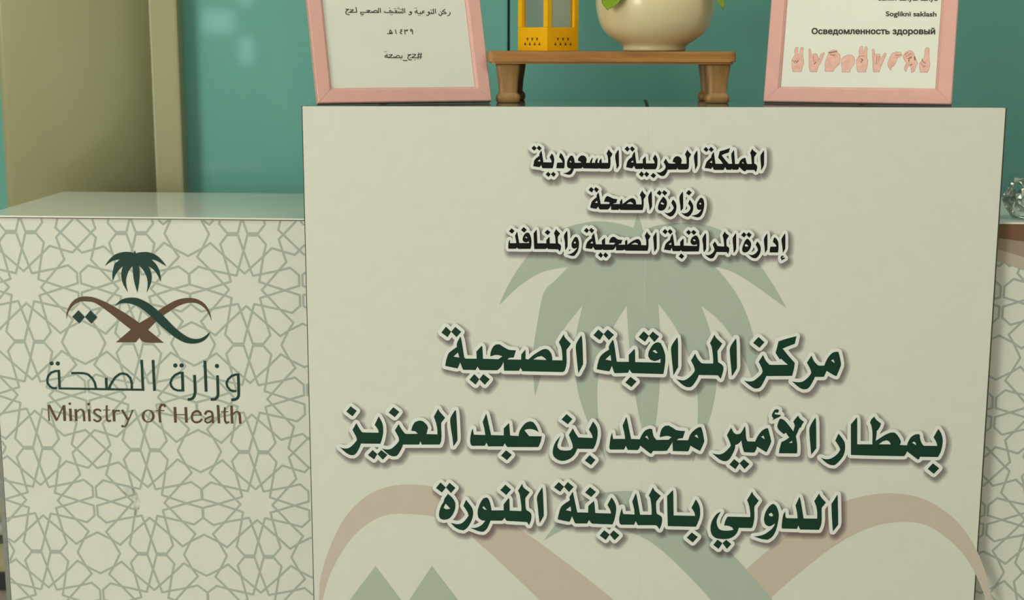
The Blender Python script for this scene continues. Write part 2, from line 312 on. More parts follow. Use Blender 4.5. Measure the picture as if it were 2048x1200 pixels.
T = {"kingdom":["4297,-1774 4304,-1822 4309,-1975 4306,-2035 4264,-2126 4258,-2029 4246,-1942 4243,-1862|4102,-1746 4119,-1777 4179,-1825 4158,-1862 4137,-1892 4141,-2002 4170,-2016 4191,-2042 4194,-2082 4178,-2149 4161,-2136 4147,-2113 4070,-2113 4006,-2113 3997,-2136 3980,-2136 3949,-2120 3887,-2063 3875,-2097 3859,-2111 3775,-2111 3761,-2093 3752,-2112 3681,-2112 3664,-2100 3646,-2064 3624,-2107 3601,-2114 3460,-2114 3447,-2101 3429,-2061 3406,-2098 3359,-2088 3295,-2081 3307,-2031 3326,-1977 3355,-1944 3404,-1897 3401,-1874 3438,-1804 3449,-1837 3477,-2007 3605,-2008 3563,-1950 3521,-1907 3527,-1870 3545,-1793 3631,-1770 3719,-1738 3701,-1816 3633,-1837 3580,-1863 3622,-1917 3702,-2008 3762,-2008 3744,-1850 3762,-1810 3785,-1770 3792,-1803 3806,-1936 3812,-2010 3876,-2010 3897,-1956 3930,-1923 3963,-1909 3989,-1906 4001,-1962 4019,-2006 4033,-2011 4100,-2010 4095,-1962 4082,-1869 4064,-1822|3306,-1719 3354,-1767 3318,-1809 3265,-1766|3392,-1719 3444,-1764 3402,-1809 3354,-1767|3157,-1778 3165,-1824 3171,-2005 3167,-2045 3132,-2118 3125,-2031 3110,-1938 3108,-1865|2991,-1766 3007,-1795 3058,-1848 3043,-1878 3023,-1908 3024,-2005 3022,-2072 3005,-2107 2918,-2110 2851,-2110 2836,-2099 2827,-2076 2816,-2107 2663,-2111 2647,-2153 2625,-2193 2599,-2217 2558,-2220 2518,-2200 2467,-2153 2524,-2160 2570,-2140 2610,-2106 2625,-2066 2618,-2033 2588,-1983 2626,-1922 2647,-1959 2674,-1999 2721,-2007 2795,-2005 2781,-1989 2744,-1979 2756,-1925 2785,-1889 2819,-1880 2859,-1888 2886,-1915 2901,-1952 2889,-2009 2982,-2008 2981,-1965 2973,-1892 2950,-1852|2439,-1851 2468,-1893 2484,-1939 2485,-1993 2478,-2060 2456,-2105 2275,-2106 2256,-2100 2241,-2080 2228,-2100 2127,-2102 2107,-2097 2097,-2074 2085,-2047 2070,-2067 2050,-2091 1949,-2071 1958,-2014 1971,-1971 2004,-1927 2050,-1894 2051,-1870 2087,-1800 2099,-1840 2122,-2004 2233,-2003 2230,-1937 2277,-1881 2286,-1940 2290,-2005 2437,-2004 2429,-1973 2402,-1923|1962,-1711 2006,-1759 1968,-1806 1916,-1759|2042,-1711 2094,-1759 2054,-1807 2006,-1759|2215,-2139 2260,-2191 2222,-2240 2168,-2194|2296,-2144 2349,-2187 2306,-2240 2260,-2191|2415,-2166 2466,-2210 2424,-2259 2369,-2215|1811,-1770 1820,-1824 1825,-2025 1820,-2058 1787,-2108 1780,-2025 1764,-1941 1762,-1854|1651,-1758 1665,-1791 1712,-1841 1700,-1875 1678,-1904 1681,-2025 1670,-2083 1653,-2098 1523,-2099 1506,-2092 1431,-2097 1331,-2094 1230,-2093 1213,-2084 1203,-2066 1188,-2093 1054,-2096 1042,-2135 1018,-2185 984,-2201 938,-2198 867,-2173 930,-2165 980,-2135 1008,-2096 962,-2089 939,-2064 935,-2010 944,-1960 969,-1905 998,-1875 1027,-1874 1053,-1918 1070,-1997 1179,-1994 1162,-1976 1120,-1959 1136,-1909 1169,-1877 1211,-1869 1253,-1892 1274,-1938 1263,-1997 1329,-1996 1333,-1963 1370,-1905 1375,-1925 1359,-1996 1417,-1996 1421,-1959 1458,-1908 1462,-1934 1455,-1996 1488,-1996 1488,-1963 1521,-1917 1527,-1942 1530,-1996 1639,-1997 1638,-1941 1629,-1883 1610,-1837|822,-1827 860,-1868 892,-1943 896,-2010 891,-2077 879,-2094 753,-2090 761,-2027 769,-1995 861,-1992 844,-1952 798,-1902|674,-1839 701,-1877 716,-1935 711,-2010 694,-2086 674,-2092 527,-2093 510,-2082 493,-2036 477,-2065 460,-2074 355,-2057 368,-2003 376,-1957 409,-1919 463,-1878 459,-1857 492,-1788 505,-1827 533,-1990 673,-1991 664,-1952 635,-1906|369,-1705 416,-1749 375,-1794 325,-1751|451,-1704 502,-1748 465,-1794 416,-1749|615,-2151 658,-2195 623,-2241 571,-2197|703,-2151 747,-2193 711,-2241 658,-2195","3376,-1984 3416,-1954 3422,-1997|3932,-1979 3941,-1975 3959,-1989 3958,-2006 3942,-2001|2026,-1984 2064,-1954 2072,-1990|978,-1968 999,-1964 1016,-1989 995,-1993|433,-1969 472,-1940 480,-1978"],  # T and S: shapes traced in image pixels, cast through the camera onto their planes
"ministry":["3252,-2591 3275,-2605 3292,-2637 3303,-2689 3302,-2754 3287,-2825 3266,-2884 3235,-2923 3196,-2933 3131,-2917 3084,-2899 3137,-2894 3195,-2871 3239,-2825 3257,-2796 3212,-2805 3183,-2780 3173,-2735 3180,-2683 3208,-2631 3233,-2598|3051,-2625 3086,-2670 3113,-2722 3118,-2780 3103,-2839 3072,-2891 3034,-2920 2995,-2914 2949,-2888 2907,-2852 2962,-2862 3013,-2849 3051,-2816 3071,-2771 3056,-2735 3026,-2696|3031,-2458 3085,-2502 3038,-2554 2986,-2512|2927,-2486 2936,-2534 2943,-2755 2934,-2787 2900,-2826 2894,-2742 2879,-2651 2877,-2570|2764,-2622 2802,-2664 2826,-2722 2826,-2787 2809,-2846 2775,-2898 2730,-2921 2691,-2905 2616,-2850 2677,-2859 2729,-2840 2760,-2807 2782,-2768 2768,-2736 2735,-2681|2595,-2574 2633,-2606 2658,-2652 2662,-2703 2649,-2755 2624,-2794 2586,-2815 2554,-2817 2524,-2808 2508,-2785 2510,-2743 2525,-2691 2550,-2639|2525,-2463 2571,-2506 2538,-2558 2481,-2516|2609,-2463 2668,-2509 2622,-2558 2571,-2506|2388,-2478 2399,-2536 2406,-2730 2400,-2756 2366,-2821 2357,-2730 2342,-2652 2340,-2565|2233,-2465 2248,-2497 2299,-2555 2279,-2594 2261,-2620 2262,-2704 2259,-2756 2247,-2802 2235,-2808 1879,-2807 1860,-2799 1843,-2783 1834,-2806 1705,-2806 1697,-2735 1678,-2771 1650,-2800 1511,-2800 1497,-2787 1478,-2748 1452,-2789 1394,-2781 1342,-2768 1354,-2707 1376,-2655 1411,-2619 1453,-2587 1449,-2554 1479,-2502 1491,-2538 1522,-2704 1664,-2704 1680,-2680 1644,-2670 1580,-2667 1592,-2615 1614,-2576 1643,-2565 1682,-2583 1734,-2608 1808,-2621 1790,-2685 1748,-2693 1739,-2702 1852,-2705 1852,-2660 1882,-2615 1894,-2628 1897,-2705 1929,-2679 1986,-2637 2037,-2608 2076,-2601 2112,-2627 2129,-2666 2133,-2708 2226,-2711 2225,-2653 2211,-2581 2191,-2549|1354,-2411 1401,-2454 1366,-2508 1309,-2462|1434,-2411 1491,-2454 1447,-2508 1401,-2454","3216,-2699 3235,-2674 3256,-2696 3241,-2714|2551,-2694 2570,-2668 2616,-2700 2597,-2715|1422,-2680 1460,-2647 1469,-2688|1968,-2702 2006,-2673 2038,-2667 2071,-2689 2084,-2705"],
"administration":["4711,-3205 4721,-3246 4728,-3444 4722,-3485 4687,-3550 4676,-3444 4662,-3369 4659,-3297|4668,-3601 4692,-3591 4706,-3604 4701,-3618 4679,-3618 4683,-3632 4727,-3628 4731,-3645 4698,-3663 4668,-3682 4664,-3666 4674,-3659 4653,-3642 4655,-3618|4538,-3275 4569,-3301 4598,-3349 4608,-3403 4610,-3485 4602,-3540 4460,-3540 4461,-3485 4470,-3438 4571,-3437 4556,-3400 4507,-3356 4522,-3294|4401,-3206 4411,-3254 4418,-3465 4411,-3499 4379,-3554 4368,-3445 4357,-3370 4354,-3295|4239,-3346 4275,-3390 4298,-3438 4304,-3486 4294,-3554 4262,-3609 4229,-3640 4196,-3642 4148,-3623 4085,-3570 4140,-3585 4187,-3575 4226,-3544 4257,-3500 4240,-3452 4212,-3407|4064,-3297 4104,-3329 4131,-3374 4134,-3411 4125,-3459 4103,-3500 4077,-3527 4043,-3541 4010,-3540 3989,-3521 3981,-3493 3986,-3446 4005,-3391 4027,-3336|4002,-3185 4048,-3231 4011,-3280 3954,-3240|4086,-3185 4139,-3232 4096,-3283 4048,-3231|3862,-3204 3871,-3248 3878,-3459 3873,-3494 3844,-3548 3835,-3535 3824,-3419 3814,-3350 3812,-3286|3672,-3170 3687,-3201 3747,-3248 3728,-3283 3707,-3320 3707,-3392 3715,-3433 3746,-3450 3758,-3473 3757,-3514 3740,-3573 3722,-3545 3705,-3536 3539,-3534 3523,-3570 3497,-3625 3471,-3646 3430,-3645 3382,-3618 3341,-3580 3395,-3591 3442,-3573 3482,-3539 3504,-3495 3493,-3457 3468,-3402 3505,-3348 3528,-3385 3556,-3430 3599,-3433 3621,-3436 3668,-3436 3665,-3392 3652,-3303 3635,-3245|3340,-3202 3352,-3249 3358,-3461 3352,-3492 3323,-3539 3311,-3502 3303,-3406 3292,-3352 3291,-3287|3166,-3244 3197,-3253 3225,-3304 3240,-3359 3241,-3447 3231,-3526 2960,-3527 2940,-3520 2922,-3503 2906,-3523 2791,-3522 2777,-3510 2762,-3462 2740,-3511 2628,-3493 2640,-3449 2653,-3401 2686,-3360 2732,-3322 2737,-3285 2767,-3220 2781,-3264 2809,-3425 2907,-3424 2905,-3359 2955,-3301 2965,-3318 2968,-3424 3198,-3430 3197,-3396 3174,-3410 3133,-3415 3099,-3393 3084,-3359 3090,-3318 3116,-3274|3045,-3147 3090,-3192 3054,-3240 3001,-3192|3130,-3147 3184,-3192 3139,-3240 3090,-3192|2639,-3134 2685,-3180 2649,-3229 2595,-3182|2723,-3134 2774,-3181 2733,-3230 2685,-3180|2928,-3559 2982,-3607 2943,-3657 2883,-3612|2488,-3187 2495,-3231 2502,-3456 2496,-3483 2463,-3537 2455,-3477 2446,-3361 2440,-3320 2439,-3269|2329,-3177 2343,-3208 2392,-3259 2374,-3293 2356,-3323 2360,-3422 2355,-3477 2345,-3518 1969,-3515 1955,-3505 1938,-3492 1928,-3509 1800,-3511 1795,-3437 1772,-3478 1742,-3502 1590,-3505 1573,-3496 1559,-3486 1553,-3503 1438,-3503 1424,-3489 1403,-3448 1380,-3487 1272,-3473 1281,-3411 1304,-3360 1337,-3326 1378,-3295 1374,-3264 1410,-3210 1424,-3254 1450,-3404 1555,-3404 1547,-3342 1600,-3289 1606,-3308 1609,-3404 1758,-3409 1784,-3383 1737,-3375 1680,-3383 1682,-3339 1709,-3287 1742,-3272 1776,-3280 1831,-3318 1908,-3326 1886,-3391 1852,-3396 1835,-3408 1954,-3410 1949,-3348 1986,-3322 1992,-3341 1993,-3409 2034,-3379 2094,-3338 2155,-3314 2182,-3312 2213,-3337 2230,-3382 2231,-3416 2319,-3419 2318,-3354 2307,-3300 2289,-3255|1282,-3117 1327,-3161 1292,-3210 1238,-3168|1364,-3117 1418,-3162 1377,-3212 1327,-3161|1531,-3542 1576,-3594 1543,-3642 1488,-3595|1614,-3544 1667,-3593 1626,-3643 1576,-3594|1104,-3274 1127,-3285 1145,-3323 1156,-3377 1153,-3459 1137,-3521 1110,-3569 1080,-3606 1043,-3610 989,-3596 941,-3579 995,-3576 1049,-3552 1089,-3514 1126,-3463 1075,-3483 1041,-3466 1028,-3432 1030,-3378 1054,-3330 1080,-3286|944,-3170 955,-3214 961,-3426 955,-3453 927,-3508 916,-3480 912,-3371 898,-3303 897,-3249|761,-3137 774,-3160 830,-3218 806,-3252 791,-3283 792,-3365 801,-3392 835,-3412 846,-3440 842,-3487 826,-3535 805,-3508 785,-3496 626,-3491 612,-3481 598,-3467 588,-3489 385,-3490 377,-3400 369,-3216 417,-3151 426,-3182 435,-3359 439,-3389 591,-3389 591,-3331 640,-3276 648,-3297 652,-3389 753,-3391 750,-3344 739,-3263 722,-3212|610,-3151 662,-3196 615,-3248 561,-3200|273,-3202 296,-3219 320,-3270 334,-3338 332,-3427 318,-3487 108,-3489 98,-3482 81,-3465 69,-3486 -61,-3486 -68,-3462 -65,-3401 -58,-3360 -45,-3326 -38,-3346 -38,-3384 -21,-3388 71,-3387 64,-3332 48,-3261 83,-3186 94,-3223 107,-3298 123,-3385 290,-3385 290,-3352 256,-3373 223,-3374 189,-3352 178,-3325 188,-3277 215,-3230 242,-3208|198,-3106 254,-3155 210,-3204 152,-3161|-9,-3128 42,-3176 -2,-3222 -58,-3181","4023,-3422 4042,-3391 4070,-3410 4087,-3435 4060,-3440 4040,-3435|3124,-3321 3147,-3311 3172,-3335 3158,-3347 3135,-3338|2706,-3404 2750,-3370 2754,-3413|1352,-3385 1385,-3351 1399,-3390|2065,-3404 2109,-3378 2142,-3375 2170,-3392 2180,-3409|1064,-3378 1084,-3354 1103,-3374 1088,-3395|222,-3284 241,-3273 266,-3294 249,-3303"],
"centre":["5695,-5295 5730,-5304 5758,-5400 5780,-5496 5779,-5556 5714,-5734 5666,-5719 5534,-5641 5513,-5701 5491,-5749 5333,-5750 5317,-5798 5263,-5907 5213,-5967 5148,-5979 5065,-5943 4931,-5829 5026,-5847 5119,-5835 5199,-5774 5255,-5702 5262,-5653 5226,-5569 5182,-5497 5209,-5449 5259,-5365 5304,-5461 5365,-5527 5401,-5545 5489,-5545 5515,-5473 5558,-5388 5625,-5316|4982,-5019 4958,-5156 4860,-5193 4747,-5241 4855,-5372 4971,-5498 4958,-5618 4933,-5733 4481,-5737 4449,-5812 4394,-5921 4348,-5960 4278,-5960 4194,-5909 4085,-5819 4168,-5835 4250,-5825 4330,-5764 4392,-5698 4410,-5650 4388,-5583 4334,-5481 4407,-5355 4454,-5451 4509,-5511 4551,-5533 4849,-5532 4728,-5426 4703,-5436 4625,-5319 4645,-5235 4670,-5113 4820,-5061|4317,-5035 4425,-5128 4341,-5230 4225,-5140|3923,-5060 3937,-5153 3956,-5560 3949,-5609 3905,-5693 3871,-5741 3857,-5597 3832,-5405 3826,-5225|3547,-4993 3576,-5052 3687,-5156 3645,-5225 3606,-5285 3613,-5405 3623,-5489 3689,-5531 3720,-5573 3718,-5645 3679,-5790 3636,-5742 3601,-5727 3290,-5721 3262,-5791 3206,-5888 3160,-5936 3101,-5942 3018,-5906 2892,-5794 2981,-5816 3051,-5810 3132,-5755 3200,-5677 3217,-5634 3197,-5562 3146,-5460 3215,-5334 3252,-5412 3307,-5484 3360,-5511 3536,-5513 3531,-5405 3505,-5226 3470,-5148|2895,-5042 2912,-5156 2922,-5551 2911,-5599 2844,-5729 2829,-5599 2800,-5359 2797,-5204|2561,-5132 2608,-5150 2657,-5252 2692,-5371 2692,-5515 2667,-5706 2121,-5691 2091,-5661 2067,-5625 2045,-5685 1816,-5692 1798,-5674 1758,-5560 1722,-5650 1692,-5656 1492,-5621 1509,-5518 1542,-5410 1600,-5338 1704,-5266 1703,-5200 1766,-5087 1790,-5158 1842,-5476 1860,-5484 2053,-5487 2051,-5361 2149,-5253 2161,-5301 2167,-5490 2610,-5500 2608,-5426 2568,-5456 2498,-5474 2427,-5444 2391,-5384 2401,-5300 2452,-5204 2503,-5151|2304,-4936 2398,-5020 2331,-5127 2218,-5040|2464,-4942 2577,-5031 2497,-5130 2398,-5020|1512,-4908 1604,-4989 1538,-5097 1426,-5010|1676,-4908 1788,-5003 1699,-5099 1604,-4989|2089,-5755 2197,-5842 2108,-5941 1997,-5860|1216,-5010 1235,-5124 1251,-5495 1240,-5555 1171,-5694 1158,-5603 1132,-5363 1124,-5178|909,-4991 930,-5053 1034,-5163 990,-5232 958,-5286 963,-5460 956,-5556 930,-5652 895,-5674 208,-5660 185,-5648 149,-5600 126,-5654 -138,-5652 -146,-5492 -191,-5583 -255,-5645 -543,-5641 -572,-5626 -603,-5578 -636,-5641 -842,-5638 -865,-5620 -908,-5506 -947,-5603 -976,-5609 -1170,-5567 -1157,-5477 -1128,-5381 -1092,-5321 -963,-5225 -963,-5159 -904,-5040 -881,-5117 -835,-5416 -812,-5436 -618,-5436 -624,-5308 -530,-5206 -516,-5236 -507,-5437 -238,-5445 -167,-5391 -273,-5367 -378,-5397 -372,-5319 -331,-5223 -273,-5178 -214,-5178 -109,-5247 -39,-5276 72,-5284 32,-5414 -39,-5420 -79,-5448 161,-5452 166,-5354 236,-5270 240,-5318 240,-5437 289,-5449 383,-5365 523,-5275 593,-5257 640,-5275 687,-5334 709,-5412 709,-5460 887,-5463 886,-5388 868,-5244 823,-5137|-1154,-4865 -1063,-4953 -1126,-5052 -1236,-4969|-990,-4867 -886,-4956 -971,-5052 -1063,-4953|-660,-5714 -572,-5806 -637,-5907 -746,-5813|-502,-5713 -388,-5806 -475,-5909 -572,-5806","5602,-5452 5648,-5434 5671,-5502|2467,-5291 2511,-5270 2559,-5324 2524,-5330|1642,-5446 1729,-5362 1746,-5467|-1025,-5399 -946,-5327 -923,-5416|377,-5447 453,-5399 523,-5386 582,-5425 606,-5458"],
"airport":["7562,-6691 7610,-6764 7640,-6843 7652,-6923 7643,-7033 7619,-7132 7582,-7208 7261,-7204 7257,-7237 7232,-7258 7185,-7225 7025,-7103 7009,-7152 6982,-7192 6887,-7193 6317,-7182 6032,-7173 6006,-6609 6101,-6489 6115,-6536 6135,-6976 6404,-6978 6394,-6755 6367,-6626 6342,-6584 6366,-6517 6419,-6468 6445,-6517 6539,-6596 6522,-6657 6487,-6720 6472,-6720 6470,-6803 6460,-6911 6538,-6858 6630,-6797 6723,-6760 6788,-6760 6843,-6809 6901,-6900 6907,-6949 6890,-6984 6930,-6989 7019,-6992 7039,-6925 7082,-6845 7150,-6796 7221,-6787 7242,-6814 7245,-6863 7277,-6948 7318,-7000 7555,-7003 7543,-6948 7484,-6844 7521,-6764|7499,-7323 7617,-7415 7528,-7520 7410,-7428|5795,-6781 5864,-6866 5909,-6940 5924,-7025 5917,-7124 5880,-7222 5801,-7321 5750,-7364 5672,-7358 5587,-7309 5494,-7223 5573,-7250 5656,-7247 5737,-7204 5805,-7136 5838,-7075 5811,-7013 5742,-6909|5372,-6486 5388,-6574 5411,-7014 5399,-7070 5326,-7174 5308,-7027 5287,-6855 5280,-6666|5067,-6453 5099,-6508 5174,-6568 5144,-6617 5123,-6675 5099,-6678 5083,-6721 5040,-6831 5062,-6929 5074,-7028 5074,-7148 4750,-7145 4764,-7041 4790,-6936 4854,-6905 4923,-6854 4860,-6768 4826,-6795 4740,-6722 4709,-6667 4707,-6624 4734,-6533 4759,-6509 4816,-6533 4877,-6594 4940,-6673 4992,-6740 5010,-6660 5011,-6624 4985,-6569 5016,-6514|4601,-6466 4606,-6424 4644,-6351 4685,-6336 4721,-6350 4720,-6381 4694,-6411 4670,-6395 4647,-6411 4665,-6432 4763,-6444 4743,-6472 4650,-6521 4610,-6545 4632,-6509|4541,-6686 4564,-6759 4603,-6906 4601,-6955 4563,-7053 4530,-7125 4494,-7109 4358,-7023 4344,-7079 4314,-7134 4151,-7128 4126,-7116 4100,-7030 4076,-6914 4027,-6969 3971,-6996 3965,-7067 3932,-7153 3887,-7240 3841,-7286 3788,-7295 3716,-7271 3643,-7216 3564,-7148 3666,-7169 3748,-7154 3818,-7098 3881,-7024 3888,-6988 3859,-6908 3815,-6816 3888,-6675 3938,-6767 3986,-6797 4039,-6791 4079,-6748 4129,-6644 4143,-6699 4160,-6858 4185,-6925 4322,-6931 4366,-6827 4433,-6735 4497,-6692|3959,-7254 4056,-7332 3988,-7443 3875,-7357|4129,-7257 4235,-7347 4151,-7442 4056,-7332|3356,-6667 3381,-6738 3415,-6897 3411,-6958 3350,-7106 3308,-7087 3173,-7010 3159,-7069 3136,-7116 2864,-7109 2854,-6950 2808,-7027 2768,-7089 2739,-7107 2514,-7108 2482,-7159 2443,-7139 2281,-7010 2270,-7053 2241,-7094 2063,-7090 2029,-7017 1998,-7084 1755,-7085 1737,-7067 1736,-7011 1754,-6864 1780,-6769 1799,-6889 2012,-6886 1999,-6790 1963,-6641 2029,-6485 2054,-6582 2119,-6888 2273,-6893 2307,-6814 2364,-6734 2446,-6697 2492,-6709 2497,-6752 2520,-6838 2569,-6905 2782,-6901 2834,-6855 2757,-6831 2627,-6856 2632,-6789 2659,-6703 2711,-6648 2776,-6639 2848,-6678 2932,-6727 3074,-6741 3036,-6871 2971,-6880 2930,-6908 3131,-6910 3170,-6799 3239,-6720 3309,-6674|1439,-6570 1492,-6643 1519,-6717 1524,-6825 1496,-6973 1452,-7074 1165,-7071 1127,-7163 1063,-7237 972,-7285 894,-7296 815,-7272 750,-7218 730,-7150 742,-7042 787,-6934 870,-6833 838,-6914 813,-7002 820,-7055 866,-7096 970,-7106 1048,-7095 1087,-7055 1073,-6974 1013,-6819 1083,-6694 1123,-6772 1183,-6863 1436,-6872 1422,-6812 1367,-6718|971,-6435 1075,-6528 994,-6622 881,-6534|1388,-7186 1491,-7277 1414,-7372 1302,-7287|336,-6570 382,-6586 440,-6666 480,-6774 434,-6740 356,-6713 278,-6714 226,-6734 311,-6841 536,-6843 513,-6948 475,-7043 -78,-7042 -98,-7017 -124,-6974 -150,-7031 -417,-7032 -449,-6962 -475,-7021 -703,-7022 -729,-6992 -738,-6911 -715,-6763 -685,-6703 -683,-6750 -670,-6817 -469,-6823 -482,-6722 -514,-6581 -453,-6430 -429,-6521 -365,-6823 -141,-6829 -141,-6701 -49,-6600 -40,-6667 -27,-6831 123,-6839 136,-6761 187,-6667 258,-6593|-100,-7101 4,-7186 -82,-7285 -189,-7200|-995,-6362 -979,-6442 -962,-6871 -972,-6939 -1035,-7033 -1050,-6885 -1083,-6657 -1083,-6509|-1299,-6339 -1274,-6396 -1177,-6509 -1223,-6570 -1249,-6623 -1244,-6832 -1254,-6939 -1278,-7000 -1597,-7001 -1622,-6938 -1642,-7001 -1929,-7002 -1956,-7076 -2009,-7171 -2048,-7214 -2114,-7218 -2191,-7185 -2307,-7074 -2216,-7093 -2138,-7076 -2059,-7009 -2003,-6941 -2005,-6874 -2071,-6742 -2002,-6625 -1964,-6699 -1907,-6779 -1868,-6804 -1666,-6803 -1705,-6759 -1783,-6746 -1756,-6658 -1716,-6591 -1638,-6561 -1573,-6571 -1509,-6631 -1481,-6691 -1511,-6808 -1318,-6812 -1318,-6724 -1340,-6604 -1378,-6490|-2354,-6486 -2313,-6559 -2282,-6646 -2277,-6767 -2298,-6888 -2332,-6989 -2677,-6986 -2704,-7064 -2758,-7159 -2804,-7197 -2869,-7197 -2947,-7153 -3055,-7052 -2971,-7076 -2893,-7065 -2814,-7004 -2747,-6923 -2759,-6862 -2822,-6735 -2752,-6610 -2711,-6687 -2660,-6768 -2615,-6781 -2361,-6785 -2367,-6734 -2428,-6640|-2846,-6302 -2738,-6386 -2817,-6487 -2926,-6400|-2093,-6318 -1987,-6404 -2068,-6501 -2177,-6416|-2470,-7104 -2387,-7178 -2447,-7277 -2556,-7196|-2318,-7104 -2301,-7117 -2207,-7191 -2291,-7282 -2387,-7178","6520,-6975 6589,-6920 6659,-6901 6701,-6925 6734,-6977|7108,-6943 7139,-6924 7173,-6949 7181,-6992|4921,-6954 4978,-6915 4983,-6954|4423,-6843 4466,-6821 4490,-6888|3242,-6830 3283,-6805 3314,-6873|2367,-6848 2402,-6828 2433,-6899"],
"international":["5825,-7908 5835,-7985 5862,-8422 5852,-8489 5774,-8598 5759,-8476 5736,-8250 5725,-8084|5499,-7886 5527,-7946 5627,-8058 5585,-8118 5555,-8171 5565,-8396 5550,-8503 5521,-8570 5183,-8564 5149,-8491 5126,-8555 4858,-8547 4850,-8491 4858,-8372 4874,-8278 4904,-8225 4914,-8332 4934,-8351 5131,-8355 5114,-8238 5083,-8112 5147,-7951 5176,-8039 5239,-8357 5480,-8359 5479,-8264 5459,-8144 5416,-8032|4686,-8084 4735,-8120 4776,-8212 4793,-8319 4773,-8478 4740,-8612 4686,-8705 4611,-8759 4502,-8746 4354,-8695 4449,-8686 4550,-8652 4649,-8578 4710,-8505 4728,-8452 4659,-8498 4609,-8505 4557,-8472 4528,-8386 4543,-8266 4584,-8173 4639,-8107|4298,-7856 4328,-7916 4423,-8025 4379,-8094 4349,-8147 4355,-8346 4340,-8466 4317,-8539 4082,-8536 4053,-8627 3991,-8700 3903,-8741 3789,-8748 3673,-8728 3602,-8668 3574,-8575 3583,-8455 3625,-8348 3686,-8268 3751,-8235 3706,-8321 3680,-8414 3699,-8508 3732,-8561 3797,-8587 3911,-8587 3987,-8571 3960,-8527 3896,-8500 3817,-8491 3836,-8401 3875,-8325 4280,-8333 4277,-8253 4253,-8121 4214,-8015|3706,-8758 3797,-8825 3730,-8935 3632,-8858|3862,-8761 3957,-8841 3881,-8935 3797,-8825|3296,-8004 3346,-8084 3375,-8176 3379,-8318 3348,-8432 3313,-8517 2806,-8507 2799,-8376 2780,-7944 2879,-7834 2891,-7895 2906,-8305 3291,-8314 3275,-8247 3223,-8162|3240,-8624 3352,-8710 3263,-8814 3151,-8724|2526,-7780 2561,-7846 2669,-7938 2619,-8008 2589,-8058 2591,-8178 2604,-8277 2673,-8313 2701,-8362 2696,-8462 2661,-8569 2616,-8512 2568,-8491 2269,-8491 2227,-8413 2201,-8484 1963,-8481 1939,-8457 1930,-8364 1952,-8251 1978,-8163 1990,-8236 2007,-8282 2204,-8290 2196,-8193 2159,-8045 2221,-7889 2246,-7981 2306,-8292 2510,-8295 2507,-8164 2483,-7995 2452,-7938|1788,-7968 1834,-8039 1869,-8123 1875,-8223 1846,-8393 1813,-8478 1453,-8465 1419,-8437 1391,-8394 1358,-8461 1154,-8462 1133,-8437 1085,-8328 1048,-8423 1011,-8426 827,-8384 847,-8282 880,-8168 933,-8104 1044,-8026 1034,-7970 1094,-7864 1115,-7956 1179,-8253 1373,-8256 1374,-8132 1472,-8039 1486,-8096 1502,-8263 1783,-8272 1769,-8209 1716,-8112|842,-7686 937,-7775 870,-7869 755,-7787|1001,-7685 1110,-7779 1026,-7874 937,-7775|1401,-7779 1510,-7870 1426,-7966 1313,-7882|1665,-8586 1766,-8667 1695,-8771 1585,-8686|1833,-8589 1943,-8680 1855,-8775 1766,-8667|548,-7784 561,-7879 579,-8276 568,-8342 505,-8456 488,-8329 468,-8130 457,-7958|190,-7719 219,-7794 325,-7879 277,-7946 249,-7999 252,-8131 265,-8210 329,-8250 358,-8303 352,-8396 317,-8496 279,-8443 253,-8436 -77,-8417 -103,-8397 -122,-8357 -166,-8413 -376,-8411 -401,-8478 -446,-8571 -503,-8622 -586,-8612 -745,-8548 -637,-8545 -535,-8492 -471,-8412 -535,-8405 -592,-8359 -608,-8279 -598,-8186 -553,-8067 -503,-7994 -446,-7976 -408,-8013 -376,-8106 -357,-8219 -141,-8218 -141,-8105 -53,-7989 -37,-8026 -33,-8222 176,-8231 174,-8131 144,-7919 114,-7854|-110,-7738 -9,-7830 -95,-7931 -202,-7841|-813,-8021 -750,-8107 -700,-8186 -687,-8279 -707,-8386 -764,-8505 -815,-8566 -860,-8596 -943,-8579 -1019,-8533 -1092,-8453 -980,-8479 -891,-8459 -815,-8386 -770,-8319 -789,-8253 -862,-8134|-1136,-7912 -1067,-7975 -1010,-8068 -1004,-8147 -1024,-8240 -1075,-8333 -1132,-8380 -1209,-8397 -1272,-8380 -1300,-8321 -1290,-8228 -1258,-8135 -1213,-8055 -1200,-8002|-1268,-7701 -1173,-7793 -1244,-7890 -1351,-7804|-1107,-7705 -1002,-7801 -1081,-7899 -1173,-7793","4607,-8279 4657,-8250 4688,-8292 4678,-8319 4634,-8316|972,-8211 1056,-8140 1070,-8232|-524,-8166 -496,-8143 -443,-8212 -490,-8199|-1217,-8174 -1181,-8097 -1131,-8148 -1097,-8190 -1169,-8201"],
